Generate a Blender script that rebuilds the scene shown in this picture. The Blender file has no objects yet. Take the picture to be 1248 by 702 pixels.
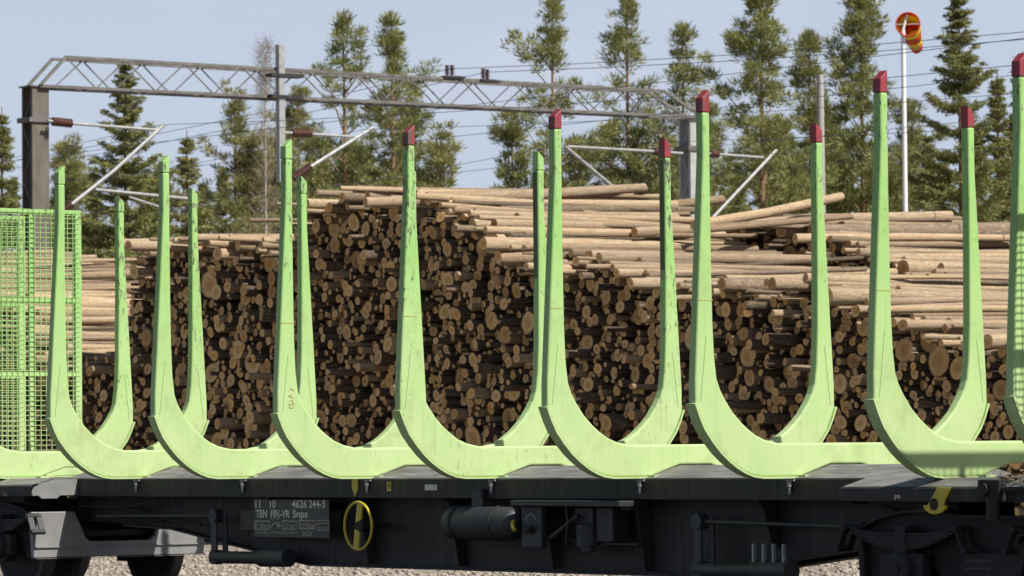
import bpy, bmesh, math, random
import numpy as np
from mathutils import Vector, Matrix

random.seed(7)
rng = np.random.default_rng(11)
S = bpy.context.scene
COL = S.collection

# ------------------------------------------------------------------ camera
FPX, IW, IH = 4943.6, 1248.0, 702.0
YAW, PITCH, ROLL = math.radians(37.319), math.radians(2.325), math.radians(.511)
CAM = Vector((0.0, -20.147, 1.50))
_cy, _sy, _cp, _sp, _cr, _sr = math.cos(YAW), math.sin(YAW), math.cos(PITCH), math.sin(PITCH), math.cos(ROLL), math.sin(ROLL)
_F0 = Vector((-_cy, _sy, 0)); _R0 = Vector((_sy, _cy, 0)); _Z = Vector((0, 0, 1))
FWD = _F0 * _cp + _Z * _sp
_U1 = -_F0 * _sp + _Z * _cp
RGT = _R0 * _cr - _U1 * _sr
UPV = _R0 * _sr + _U1 * _cr
cam_d = bpy.data.cameras.new('camera'); cam = bpy.data.objects.new('camera', cam_d); COL.objects.link(cam)
cam_d.sensor_width = 36.0; cam_d.lens = FPX / IW * 36.0
cam_d.clip_start = 1.0; cam_d.clip_end = 6000
cam.matrix_world = Matrix(((RGT.x, UPV.x, -FWD.x, CAM.x), (RGT.y, UPV.y, -FWD.y, CAM.y), (RGT.z, UPV.z, -FWD.z, CAM.z), (0, 0, 0, 1)))
cam_d.dof.use_dof = True; cam_d.dof.focus_distance = 36.0; cam_d.dof.aperture_fstop = 6.3
S.camera = cam

# ------------------------------------------------------------------ sky and sun
SUN_EL, SUN_AZ = math.radians(48), math.radians(16)      # azimuth from +X towards +Y
w = bpy.data.worlds.new('World'); S.world = w; w.use_nodes = True
nt = w.node_tree; nt.nodes.clear()
out = nt.nodes.new('ShaderNodeOutputWorld'); bg = nt.nodes.new('ShaderNodeBackground')
sky = nt.nodes.new('ShaderNodeTexSky'); sky.sky_type = 'NISHITA'; sky.sun_disc = False
sky.sun_elevation = SUN_EL; sky.sun_rotation = math.pi / 2 - SUN_AZ
sky.air_density = 1.0; sky.dust_density = 1.2; sky.ozone_density = 1.0; sky.altitude = 100
tc = nt.nodes.new('ShaderNodeTexCoord'); mp = nt.nodes.new('ShaderNodeMapping'); mp.inputs['Scale'].default_value = (1, 1, 3.2)
cn = nt.nodes.new('ShaderNodeTexNoise'); cn.inputs['Scale'].default_value = 5.5; cn.inputs['Detail'].default_value = 6; cn.inputs['Roughness'].default_value = .55
cr_ = nt.nodes.new('ShaderNodeValToRGB'); cr_.color_ramp.elements[0].position = .56; cr_.color_ramp.elements[1].position = .75
cr_.color_ramp.elements[0].color = (0, 0, 0, 1); cr_.color_ramp.elements[1].color = (.22, .22, .22, 1)
sxyz = nt.nodes.new('ShaderNodeSeparateXYZ'); hz = nt.nodes.new('ShaderNodeValToRGB')
hz.color_ramp.elements[0].position = 0.0; hz.color_ramp.elements[0].color = (.92, .92, .92, 1)
hz.color_ramp.elements[1].position = .28; hz.color_ramp.elements[1].color = (.04, .04, .04, 1)
e_ = hz.color_ramp.elements.new(.115); e_.color = (.80, .80, .80, 1)
hm = nt.nodes.new('ShaderNodeMix'); hm.data_type = 'RGBA'; hm.inputs['B'].default_value = (9.1, 10.3, 12.6, 1)   # pale haze low in the sky, all round
cm = nt.nodes.new('ShaderNodeMix'); cm.data_type = 'RGBA'; cm.inputs['B'].default_value = (12.4, 12.9, 13.7, 1)      # thin white cloud
nt.links.new(tc.outputs['Generated'], mp.inputs['Vector']); nt.links.new(mp.outputs[0], cn.inputs['Vector'])
nt.links.new(tc.outputs['Generated'], sxyz.inputs[0]); nt.links.new(sxyz.outputs[2], hz.inputs['Fac']); nt.links.new(hz.outputs['Color'], hm.inputs['Factor'])
nt.links.new(cn.outputs['Fac'], cr_.inputs['Fac']); nt.links.new(cr_.outputs['Color'], cm.inputs['Factor'])
nt.links.new(sky.outputs[0], hm.inputs['A']); nt.links.new(hm.outputs['Result'], cm.inputs['A'])
nt.links.new(cm.outputs['Result'], bg.inputs['Color']); nt.links.new(bg.outputs[0], out.inputs[0])
bg.inputs['Strength'].default_value = .052
sd = bpy.data.lights.new('sun', 'SUN'); sd.energy = 5.0; sd.angle = math.radians(.53); sd.color = (1.0, .955, .88)
so = bpy.data.objects.new('sun', sd); COL.objects.link(so)
sdir = Vector((math.cos(SUN_EL) * math.cos(SUN_AZ), math.cos(SUN_EL) * math.sin(SUN_AZ), math.sin(SUN_EL)))
so.rotation_euler = sdir.to_track_quat('Z', 'Y').to_euler(); so.location = (0, 0, 40)
S.view_settings.view_transform = 'Standard'; S.view_settings.look = 'None'
S.view_settings.gamma = 1.0; S.view_settings.exposure = 0.35
S.render.engine = 'CYCLES'
S.cycles.max_bounces = 5; S.cycles.diffuse_bounces = 3; S.cycles.glossy_bounces = 2; S.cycles.transmission_bounces = 2

# ------------------------------------------------------------------ helpers
def ray(px, py): return FWD + RGT * ((px - 624) / FPX) + UPV * ((351 - py) / FPX)
def onX(px, py, X): r = ray(px, py); return CAM + r * ((X - CAM.x) / r.x)
def onY(px, py, Y): r = ray(px, py); return CAM + r * ((Y - CAM.y) / r.y)
def atd(px, py, d): return CAM + ray(px, py) * d
def proj(P):
    v = Vector(P) - CAM; d = v.dot(FWD)
    return 624 + FPX * v.dot(RGT) / d, 351 - FPX * v.dot(UPV) / d, d

def setp(o, label=None, cat=None, group=None, kind=None):
    if label: o['label'] = label
    if cat: o['category'] = cat
    if group: o['group'] = group
    if kind: o['kind'] = kind
    return o
BASE = {}
def empty(name, loc, label=None, cat=None, group=None, parent=None):
    o = bpy.data.objects.new(name, None); COL.objects.link(o); o.location = loc
    o.empty_display_size = .3
    BASE[o] = Vector(loc)
    return setp(o, label, cat, group)

class MB:
    def __init__(self): self.v = []; self.f = []; self.m = []; self.s = []
    def add(self, vs, fs, mi=0, smooth=False):
        b = len(self.v); self.v += [tuple(p) for p in vs]
        for q in fs: self.f.append(tuple(b + i for i in q)); self.m.append(mi); self.s.append(smooth)
        return self
    def box(self, a, b, mi=0):
        x0, y0, z0 = a; x1, y1, z1 = b
        return self.add([(x0,y0,z0),(x1,y0,z0),(x1,y1,z0),(x0,y1,z0),(x0,y0,z1),(x1,y0,z1),(x1,y1,z1),(x0,y1,z1)],
            [(0,3,2,1),(4,5,6,7),(0,1,5,4),(1,2,6,5),(2,3,7,6),(3,0,4,7)], mi)
    def prismX(self, prof, x0, x1, mi=0):          # profile (y,z), counter-clockwise seen from +X
        n = len(prof)
        vs = [(x0, y, z) for y, z in prof] + [(x1, y, z) for y, z in prof]
        fs = [tuple(range(n - 1, -1, -1)), tuple(range(n, 2 * n))] + [(i, (i+1) % n, n + (i+1) % n, n + i) for i in range(n)]
        return self.add(vs, fs, mi)
    def prismY(self, prof, y0, y1, mi=0):          # profile (x,z), counter-clockwise seen from -Y
        n = len(prof)
        vs = [(x, y0, z) for x, z in prof] + [(x, y1, z) for x, z in prof]
        fs = [tuple(range(n)), tuple(range(2*n-1, n-1, -1))] + [((i+1) % n, i, n + i, n + (i+1) % n) for i in range(n)]
        return self.add(vs, fs, mi)
    def bar(self, a, b, wx, wz=None, mi=0, up=(0, 0, 1)):   # rectangular bar between two points
        a, b = Vector(a), Vector(b); wz = wz or wx; d = (b - a).normalized()
        u = Vector(up); 
        if abs(d.dot(u)) > .95: u = Vector((1, 0, 0))
        s = d.cross(u).normalized(); t = s.cross(d).normalized()
        vs = []
        for p in (a, b):
            for i, j in ((-1,-1),(1,-1),(1,1),(-1,1)): vs.append(p + s*(i*wx/2) + t*(j*wz/2))
        return self.add(vs, [(3,2,1,0),(4,5,6,7),(0,1,5,4),(1,2,6,5),(2,3,7,6),(3,0,4,7)], mi)
    def tube(self, pts, rad, n=8, mi=0, caps=True):
        pts = [Vector(p) for p in pts]; rads = rad if isinstance(rad, (list, tuple)) else [rad] * len(pts)
        d0 = (pts[1] - pts[0]).normalized(); u = Vector((0,0,1)) if abs(d0.z) < .9 else Vector((1,0,0))
        s = d0.cross(u).normalized(); rings = []; b = len(self.v)
        for i, p in enumerate(pts):
            d = (pts[min(i+1, len(pts)-1)] - pts[max(i-1, 0)]).normalized()
            s = (s - d * s.dot(d)).normalized(); t = d.cross(s)
            self.v += [tuple(p + (s*math.cos(2*math.pi*k/n) + t*math.sin(2*math.pi*k/n)) * rads[i]) for k in range(n)]
        for i in range(len(pts)-1):
            for k in range(n):
                self.f.append((b+i*n+k, b+i*n+(k+1)%n, b+(i+1)*n+(k+1)%n, b+(i+1)*n+k)); self.m.append(mi); self.s.append(True)
        if caps:
            e = len(pts)-1
            self.add([self.v[b+k] for k in range(n)], [tuple(range(n-1,-1,-1))], mi)
            self.add([self.v[b+e*n+k] for k in range(n)], [tuple(range(n))], mi)
        return self
    def build(self, name, mat, parent=None, bevel=0, seg=2, **kw):
        base = BASE.get(parent, Vector((0,0,0))) if parent else Vector((0,0,0))
        me = bpy.data.meshes.new(name)
        me.from_pydata([(x-base.x, y-base.y, z-base.z) for x,y,z in self.v], [], self.f)
        mats = mat if isinstance(mat, (list, tuple)) else [mat]
        for m_ in mats: me.materials.append(m_)
        me.polygons.foreach_set('material_index', self.m); me.polygons.foreach_set('use_smooth', self.s)
        me.update()
        o = bpy.data.objects.new(name, me); COL.objects.link(o)
        if parent: o.parent = parent; BASE[o] = base
        if bevel:
            bv = o.modifiers.new('bevel', 'BEVEL'); bv.width = bevel; bv.segments = seg; bv.limit_method = 'ANGLE'; bv.angle_limit = math.radians(32)
        return setp(o, **kw)

def copy_tree(o, parent=None, off=Vector((0,0,0))):
    c = o.copy(); COL.objects.link(c)
    if parent is not None: c.parent = parent
    c.location = Vector(o.location) + off
    for ch in list(o.children): copy_tree(ch, c)
    return c

def np_mesh(name, verts, faces, loops_per, mats, mat_idx=None, attrs=None, smooth=None):
    me = bpy.data.meshes.new(name)
    me.vertices.add(len(verts)); me.vertices.foreach_set('co', np.asarray(verts, np.float32).ravel())
    lp = np.concatenate([np.asarray(f).ravel() for f in faces]).astype(np.int32)
    lt = np.concatenate([np.full(len(f), n, np.int32) for f, n in zip(faces, loops_per)])
    me.loops.add(len(lp)); me.loops.foreach_set('vertex_index', lp)
    me.polygons.add(len(lt)); ls = np.concatenate([[0], np.cumsum(lt)[:-1]]).astype(np.int32)
    me.polygons.foreach_set('loop_start', ls)
    for m_ in mats: me.materials.append(m_)
    if mat_idx is not None: me.polygons.foreach_set('material_index', np.asarray(mat_idx, np.int32))
    if smooth is not None: me.polygons.foreach_set('use_smooth', smooth)
    for k, (typ, arr) in (attrs or {}).items():
        a = me.attributes.new(k, typ, 'POINT')
        a.data.foreach_set('vector' if typ == 'FLOAT_VECTOR' else 'value', np.asarray(arr, np.float32).ravel())
    me.update(calc_edges=True); me.validate()
    return me

# ------------------------------------------------------------------ materials
class NB:
    def __init__(self, name):
        self.mat = bpy.data.materials.new(name); self.mat.use_nodes = True
        self.t = self.mat.node_tree; self.b = self.t.nodes['Principled BSDF']; self.out = self.t.nodes['Material Output']
    def n(self, typ, **kw):
        x = self.t.nodes.new(typ)
        for k, v in kw.items():
            if k in x.inputs: x.inputs[k].default_value = v
            else: setattr(x, k, v)
        return x
    def l(self, a, b): self.t.links.new(a, b)
    def coord(self, which='Object', scale=(1,1,1)):
        c = self.n('ShaderNodeTexCoord'); m = self.n('ShaderNodeMapping'); m.inputs['Scale'].default_value = scale
        self.l(c.outputs[which], m.inputs['Vector']); return m.outputs[0]
    def noise(self, vec, scale, detail=4, rough=.55):
        x = self.n('ShaderNodeTexNoise'); x.inputs['Scale'].default_value = scale; x.inputs['Detail'].default_value = detail; x.inputs['Roughness'].default_value = rough
        if vec is not None: self.l(vec, x.inputs['Vector'])
        return x.outputs['Fac']
    def ramp(self, fac, stops):
        x = self.n('ShaderNodeValToRGB'); e = x.color_ramp.elements
        while len(e) < len(stops): e.new(.5)
        for el, (p, c) in zip(e, stops):
            el.position = p; el.color = (c if len(c) == 4 else (*c, 1)) if isinstance(c, (tuple, list)) else (c, c, c, 1)
        self.l(fac, x.inputs['Fac']); return x.outputs['Color']
    def mix(self, fac, a, b, mode='MIX'):
        x = self.n('ShaderNodeMix'); x.data_type = 'RGBA'; x.blend_type = mode
        for s, v in (('Factor', fac), ('A', a), ('B', b)):
            i = x.inputs[s]
            if s != 'Factor': i = [q for q in x.inputs if q.name == s and q.type == 'RGBA'][0]
            if hasattr(v, 'default_value') or isinstance(v, bpy.types.NodeSocket): self.l(v, i)
            else: i.default_value = v if s == 'Factor' else (v if len(v) == 4 else (*v, 1))
        return [q for q in x.outputs if q.type == 'RGBA'][0]
    def math(self, op, a, b=0.0):
        x = self.n('ShaderNodeMath'); x.operation = op
        for i, v in enumerate((a, b)):
            if isinstance(v, bpy.types.NodeSocket): self.l(v, x.inputs[i])
            else: x.inputs[i].default_value = v
        return x.outputs[0]
    def bump(self, h, strength=.3, dist=.01):
        x = self.n('ShaderNodeBump'); x.inputs['Strength'].default_value = strength; x.inputs['Distance'].default_value = dist
        self.l(h, x.inputs['Height']); self.l(x.outputs[0], self.b.inputs['Normal'])
    def done(self, col=None, rough=.6, metal=0.0, spec=None):
        if col is not None:
            if isinstance(col, bpy.types.NodeSocket): self.l(col, self.b.inputs['Base Color'])
            else: self.b.inputs['Base Color'].default_value = (*col, 1)
        if isinstance(rough, bpy.types.NodeSocket): self.l(rough, self.b.inputs['Roughness'])
        else: self.b.inputs['Roughness'].default_value = rough
        self.b.inputs['Metallic'].default_value = metal
        if spec is not None: self.b.inputs['Specular IOR Level'].default_value = spec
        return self.mat

def mat_simple(name, a, b, scale=6, rough=.6, metal=0, stretch=(1,1,1), bump=0.15):
    m = NB(name); v = m.coord('Object', stretch); n1 = m.noise(v, scale, 6, .6)
    c = m.ramp(n1, [(.3, a), (.7, b)])
    if bump: m.bump(m.noise(v, scale * 6, 4), bump, .005)
    return m.done(c, rough, metal)

def mat_green():
    m = NB('green_paint'); v = m.coord('Object')
    oi = m.n('ShaderNodeObjectInfo'); add = m.n('ShaderNodeVectorMath'); add.operation = 'ADD'
    sc = m.n('ShaderNodeVectorMath'); sc.operation = 'SCALE'; sc.inputs['Scale'].default_value = 37.0
    cv = m.n('ShaderNodeCombineXYZ'); m.l(oi.outputs['Random'], cv.inputs[0]); m.l(oi.outputs['Random'], cv.inputs[1]); m.l(cv.outputs[0], sc.inputs[0])
    m.l(v, add.inputs[0]); m.l(sc.outputs[0], add.inputs[1]); V = add.outputs[0]
    base = m.ramp(m.noise(V, 1.6, 5, .6), [(.3, (.21, .45, .105)), (.7, (.26, .50, .14))])
    # paler green painted in low down, standing in for overexposed sunlit faces
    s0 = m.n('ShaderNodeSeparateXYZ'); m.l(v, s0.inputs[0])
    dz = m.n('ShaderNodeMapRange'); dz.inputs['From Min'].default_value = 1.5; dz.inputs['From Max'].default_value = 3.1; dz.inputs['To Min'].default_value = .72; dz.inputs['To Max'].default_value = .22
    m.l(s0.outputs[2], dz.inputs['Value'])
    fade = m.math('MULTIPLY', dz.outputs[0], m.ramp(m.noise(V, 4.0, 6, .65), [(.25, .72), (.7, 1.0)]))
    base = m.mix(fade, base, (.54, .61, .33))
    # vertical rain streaks
    ms = m.n('ShaderNodeMapping'); ms.inputs['Scale'].default_value = (9, 9, .5); m.l(V, ms.inputs['Vector'])
    st = m.ramp(m.noise(ms.outputs[0], 3.0, 5, .6), [(.56, 0.0), (.80, .35)])
    base = m.mix(st, base, (.20, .27, .10))
    # chipped paint: tall thin flecks and patches, more of them high on the stakes where logs rub
    sx = m.n('ShaderNodeSeparateXYZ'); m.l(v, sx.inputs[0])
    hi = m.n('ShaderNodeMapRange'); hi.inputs['From Min'].default_value = 1.6; hi.inputs['From Max'].default_value = 4.3; hi.inputs['To Min'].default_value = 0; hi.inputs['To Max'].default_value = .115
    m.l(sx.outputs[2], hi.inputs['Value'])
    mc = m.n('ShaderNodeMapping'); mc.inputs['Scale'].default_value = (4, 4, 1.1); m.l(V, mc.inputs['Vector'])
    ch = m.math('ADD', m.math('ADD', m.noise(mc.outputs[0], 10.0, 9, .74), hi.outputs[0]), m.math('MULTIPLY', m.math('SUBTRACT', oi.outputs['Random'], .45), .07))
    chip = m.ramp(ch, [(.655, 0.0), (.68, 1.0)])
    steel = m.ramp(m.noise(V, 14, 5), [(.35, (.055, .05, .04)), (.7, (.17, .15, .13))])
    stn = m.ramp(m.noise(V, 2.4, 7, .7), [(.52, 0.0), (.74, .55)])
    base = m.mix(stn, base, (.26, .30, .12))
    sm = m.n('ShaderNodeMapping'); sm.inputs['Scale'].default_value = (14, 14, .9); sm.inputs['Rotation'].default_value = (.35, 0, 0); m.l(V, sm.inputs['Vector'])
    scr = m.ramp(m.noise(sm.outputs[0], 4.0, 6, .6), [(.695, 0.0), (.72, .8)])
    base = m.mix(scr, base, (.12, .115, .08))
    col = m.mix(chip, base, steel)
    m.bump(m.noise(V, 40, 4), .08, .004)
    return m.done(col, .55, 0, .35)
M = {}
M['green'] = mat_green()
def mat_red():
    m = NB('red_tip_paint'); v = m.coord('Object', (3, 3, 1.2))
    c = m.ramp(m.noise(v, 3, 5), [(.3, (.21, .024, .034)), (.7, (.32, .04, .048))])
    chip = m.ramp(m.noise(v, 5.0, 8, .7), [(.54, 0.0), (.58, .9)])
    return m.done(m.mix(chip, c, (.09, .07, .06)), .55)
M['red'] = mat_red()
M['seam'] = mat_simple('dark_seam_paint', (.17, .27, .08), (.22, .33, .11), 9, .7, bump=0)  # darker green of the weld seam lines
M['grime'] = mat_simple('rubbed_dark_steel', (.05, .075, .028), (.10, .15, .06), 4, .6, 0, (1, 1, .4))
M['black'] = mat_simple('underframe_paint', (.010, .0105, .011), (.022, .022, .022), 5, .62)
def mat_frame():
    m = NB('dirty_underframe_paint'); v = m.coord('Object'); c = m.ramp(m.noise(v, 5, 6), [(.3, (.010, .0105, .011)), (.7, (.022, .022, .022))])
    st = m.coord('Object', (5, 5, .5)); c = m.mix(m.ramp(m.noise(st, 2.2, 7, .7), [(.48, 0.0), (.72, .8)]), c, (.060, .052, .044))
    c = m.mix(m.ramp(m.noise(v, 11, 7, .7), [(.60, 0.0), (.70, .7)]), c, (.075, .048, .030))
    m.bump(m.noise(v, 30, 4), .15, .005); return m.done(c, .65)
M['black'] = mat_frame()
M['black2'] = mat_simple('bogie_grime', (.009, .009, .009), (.021, .020, .018), 7, .75)
M['bluegrey'] = mat_simple('grey_equipment_paint', (.017, .019, .022), (.032, .035, .038), 5, .55)
def mat_deck():
    m = NB('weathered_deck_steel'); v = m.coord('Object', (1.2, 9, 1))
    c = m.ramp(m.noise(v, 2.2, 8, .65), [(.28, (.07, .065, .06)), (.5, (.17, .165, .155)), (.75, (.30, .29, .27))])
    v2 = m.coord('Object'); c = m.mix(m.ramp(m.noise(v2, 2.0, 6), [(.5, 0.0), (.72, .7)]), c, (.05, .05, .045))
    m.bump(m.noise(v, 14, 5), .2, .006); return m.done(c, .7)
M['deck'] = mat_deck()
M['lightgrey'] = mat_simple('light_grey_steel', (.18, .18, .178), (.25, .248, .244), 4, .45)  # lighter grey for the left end plate and left bogie crossbeams
M['yellow'] = mat_simple('yellow_paint', (.52, .40, .03), (.62, .50, .06), 6, .5)
M['white'] = mat_simple('white_stencil_paint', (.58, .54, .44), (.74, .70, .60), 25, .7, bump=0)
M['faint'] = mat_simple('faded_stencil_paint', (.26, .245, .20), (.40, .375, .315), 25, .7, bump=0)
M['orange'] = mat_simple('orange_crayon', (.45, .30, .12), (.54, .40, .2), 20, .7, bump=0)
M['hline'] = mat_simple('dull_line_paint', (.36, .36, .10), (.42, .40, .12), 20, .7, bump=0)
M['panel'] = mat_simple('info_panel_paint', (.050, .052, .052), (.070, .071, .069), 6, .6)
M['zinc'] = mat_simple('galvanised_steel', (.26, .265, .27), (.40, .40, .39), 7, .5, .2)
M['mastzinc'] = mat_simple('light_mast_zinc', (.30, .305, .31), (.44, .44, .43), 5, .55)
M['rusty'] = mat_simple('weathered_mast_steel', (.09, .075, .06), (.16, .135, .11), 5, .7, 0, (1, 1, .3))
M['truss'] = mat_simple('weathered_truss_steel', (.085, .078, .068), (.19, .18, .165), 5, .65, .1)
M['insul'] = mat_simple('brown_glazed_insulator', (.07, .028, .018), (.12, .05, .035), 6, .3)
M['wire'] = mat_simple('overhead_wire', (.07, .075, .08), (.11, .115, .12), 6, .5, .3, bump=0)
M['tyre'] = mat_simple('wheel_steel', (.028, .026, .025), (.06, .055, .05), 6, .6)
M['polewood'] = mat_simple('weathered_pole_wood', (.27, .25, .23), (.40, .38, .35), 3, .85, 0, (4, 4, .3))
M['white_pole'] = mat_simple('white_pole_paint', (.72, .72, .71), (.80, .80, .79), 4, .4, bump=0)
def mat_cloth(name, c):
    m = NB(name); v = m.coord('Object'); k = tuple(x * .8 for x in c)
    col = m.ramp(m.noise(v, 6, 4), [(.3, k), (.7, c)]); m.done(col, .75)
    tr = m.n('ShaderNodeBsdfTranslucent'); m.l(col, tr.inputs['Color'])
    mx = m.n('ShaderNodeMixShader'); mx.inputs[0].default_value = .35
    m.l(m.b.outputs[0], mx.inputs[1]); m.l(tr.outputs[0], mx.inputs[2]); m.l(mx.outputs[0], m.out.inputs[0]); return m.mat
M['sock_red'] = mat_cloth('sock_red_cloth', (.80, .10, .02)); M['sock_yel'] = mat_cloth('sock_yellow_cloth', (1.0, .74, .04))

def mat_gravel():
    m = NB('gravel_ground'); v = m.coord('Object')
    vo = m.n('ShaderNodeTexVoronoi'); vo.inputs['Scale'].default_value = 22; m.l(v, vo.inputs['Vector'])
    c = m.ramp(vo.outputs['Color'], [(.2, (.16, .13, .10)), (.5, (.27, .225, .18)), (.85, (.40, .345, .285))])
    c = m.mix(m.ramp(m.noise(v, .6, 6), [(.4, 0.0), (.75, .55)]), c, (.12, .095, .075))
    c = m.mix(m.ramp(m.noise(v, 9, 6, .7), [(.60, 0.0), (.72, .8)]), c, (.10, .07, .05))
    m.bump(vo.outputs['Distance'], .7, .03); return m.done(c, .9)
M['gravel'] = mat_gravel()
M['stone'] = mat_simple('gravel_stone', (.20, .165, .13), (.44, .385, .32), 9, .9)
M['rail'] = mat_simple('rail_steel', (.10, .07, .05), (.18, .13, .10), 5, .6, .3)

def mat_bark():
    m = NB('pine_bark'); at = m.n('ShaderNodeAttribute'); at.attribute_name = 'lc'; rn = m.n('ShaderNodeAttribute'); rn.attribute_name = 'rnd'
    mp = m.n('ShaderNodeMapping'); mp.inputs['Scale'].default_value = (3.0, 3.0, 1.6); m.l(at.outputs['Vector'], mp.inputs['Vector'])
    ad = m.n('ShaderNodeVectorMath'); ad.operation = 'ADD'; m.l(mp.outputs[0], ad.inputs[0])
    cb = m.n('ShaderNodeCombineXYZ'); r50 = m.math('MULTIPLY', rn.outputs['Fac'], 61.0); m.l(r50, cb.inputs[2]); m.l(r50, cb.inputs[0]); m.l(cb.outputs[0], ad.inputs[1])
    V = ad.outputs[0]
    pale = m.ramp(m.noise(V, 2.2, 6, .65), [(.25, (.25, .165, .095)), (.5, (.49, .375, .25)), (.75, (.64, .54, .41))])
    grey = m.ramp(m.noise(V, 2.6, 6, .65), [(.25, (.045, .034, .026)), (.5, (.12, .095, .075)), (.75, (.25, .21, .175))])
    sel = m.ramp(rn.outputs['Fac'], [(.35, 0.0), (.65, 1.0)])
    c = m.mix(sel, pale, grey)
    # flaked dark outer bark and bare orange patches
    c = m.mix(m.ramp(m.noise(V, 3.4, 8, .7), [(.56, 0.0), (.66, .85)]), c, (.085, .06, .042))
    c = m.mix(m.ramp(m.noise(V, 1.1, 5, .6), [(.60, 0.0), (.68, .8)]), c, (.44, .26, .13))
    mf = m.n('ShaderNodeMapping'); mf.inputs['Scale'].default_value = (2.0, 2.0, 5.0); m.l(V, mf.inputs['Vector'])
    c = m.mix(m.ramp(m.noise(mf.outputs[0], 2.0, 6, .7), [(.57, 0.0), (.64, .8)]), c, (.12, .085, .06))       # knots and torn flakes
    c = m.mix(m.ramp(m.noise(mf.outputs[0], 1.3, 5, .65), [(.36, .75), (.42, 0.0)]), c, (.66, .56, .42))       # scraped pale wood
    c = m.mix(1.0, c, m.ramp(m.math('FRACT', m.math('MULTIPLY', rn.outputs['Fac'], 13.7)), [(0, (.62, .58, .55)), (.4, (.95, .93, .90)), (.8, (1.12, 1.06, .98)), (1, (.74, .72, .72))]), 'MULTIPLY')
    m.bump(m.noise(V, 9, 6, .7), .8, .02)
    return m.done(c, .9, 0, .15)
def mat_end():
    m = NB('sawn_log_end'); at = m.n('ShaderNodeAttribute'); at.attribute_name = 'lc'; rn = m.n('ShaderNodeAttribute'); rn.attribute_name = 'rnd'
    sp = m.n('ShaderNodeSeparateXYZ'); m.l(at.outputs['Vector'], sp.inputs[0])
    cb = m.n('ShaderNodeCombineXYZ'); m.l(sp.outputs[0], cb.inputs[0]); m.l(sp.outputs[1], cb.inputs[1]); m.l(m.math('MULTIPLY', rn.outputs['Fac'], 40.0), cb.inputs[2])
    ln = m.n('ShaderNodeVectorMath'); ln.operation = 'LENGTH'
    c2 = m.n('ShaderNodeCombineXYZ'); m.l(sp.outputs[0], c2.inputs[0]); m.l(sp.outputs[1], c2.inputs[1]); m.l(c2.outputs[0], ln.inputs[0])
    R = m.math('ADD', ln.outputs['Value'], m.math('MULTIPLY', m.math('SUBTRACT', m.noise(cb.outputs[0], 1.6, 4), .5), .22))
    base = m.ramp(R, [(0, (.46, .26, .105)), (.10, (.60, .38, .18)), (.45, (.65, .43, .215)), (.6, (.78, .58, .335)), (.90, (.76, .56, .32)), (.96, (.34, .22, .12)), (1.0, (.12, .08, .05))])
    rings = m.n('ShaderNodeMath'); rings.operation = 'SINE'; m.l(m.math('MULTIPLY', R, 52.0), rings.inputs[0])
    base = m.mix(m.math('MULTIPLY', m.math('ADD', rings.outputs[0], 1.0), .10), base, (.26, .15, .07))
    hue = m.ramp(m.math('FRACT', m.math('MULTIPLY', rn.outputs['Fac'], 7.31)), [(0, (.60, .50, .38)), (.3, (.92, .82, .68)), (.6, (1.0, .95, .84)), (.85, (1.0, .84, .58)), (1, (.70, .60, .48))])
    base = m.mix(1.0, base, hue, 'MULTIPLY')
    # weathering and soil smears on the cut face
    base = m.mix(m.ramp(m.noise(cb.outputs[0], 2.3, 6, .7), [(.52, 0.0), (.74, .7)]), base, (.22, .15, .09))
    m.bump(m.noise(cb.outputs[0], 12, 4), .3, .004)
    return m.done(base, .85, 0, .15)
M['bark'] = mat_bark(); M['logend'] = mat_end()

def mat_leaf(name, a, b, tr=.28):
    m = NB(name); at = m.n('ShaderNodeAttribute'); at.attribute_name = 'rnd'
    col = m.ramp(at.outputs['Fac'], [(0, a), (1, b)])
    m.done(col, .65, 0, .2)
    t = m.n('ShaderNodeBsdfTranslucent'); m.l(col, t.inputs['Color'])
    mx = m.n('ShaderNodeMixShader'); mx.inputs[0].default_value = tr
    m.l(m.b.outputs[0], mx.inputs[1]); m.l(t.outputs[0], mx.inputs[2]); m.l(mx.outputs[0], m.out.inputs[0]); return m.mat
M['pine'] = mat_leaf('pine_needles', (.16, .185, .065), (.38, .37, .14))
M['spruce'] = mat_leaf('spruce_needles', (.125, .145, .05), (.31, .30, .105))
M['youngpine'] = mat_leaf('olive_pine_needles', (.20, .205, .075), (.42, .39, .16))
M['twig'] = mat_leaf('dry_twigs', (.20, .15, .10), (.32, .26, .18), .05)
def mat_trunk():
    m = NB('pine_trunk_bark'); v = m.coord('Object', (5, 5, 1.2)); z = m.coord('Object')
    s = m.n('ShaderNodeSeparateXYZ'); m.l(z, s.inputs[0])
    up = m.n('ShaderNodeMapRange'); up.inputs['From Min'].default_value = 2; up.inputs['From Max'].default_value = 9; m.l(s.outputs[2], up.inputs['Value'])
    lo = m.ramp(m.noise(v, 3, 5), [(.3, (.10, .075, .055)), (.7, (.22, .17, .13))])
    hi = m.ramp(m.noise(v, 3, 5), [(.3, (.17, .095, .05)), (.7, (.28, .175, .095))])
    return m.done(m.mix(up.outputs[0], lo, hi), .9)
M['trunk'] = mat_trunk()
M['birch'] = mat_simple('pale_birch_bark', (.36, .29, .22), (.55, .49, .42), 4, .8, 0, (1, 1, 4))

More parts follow.
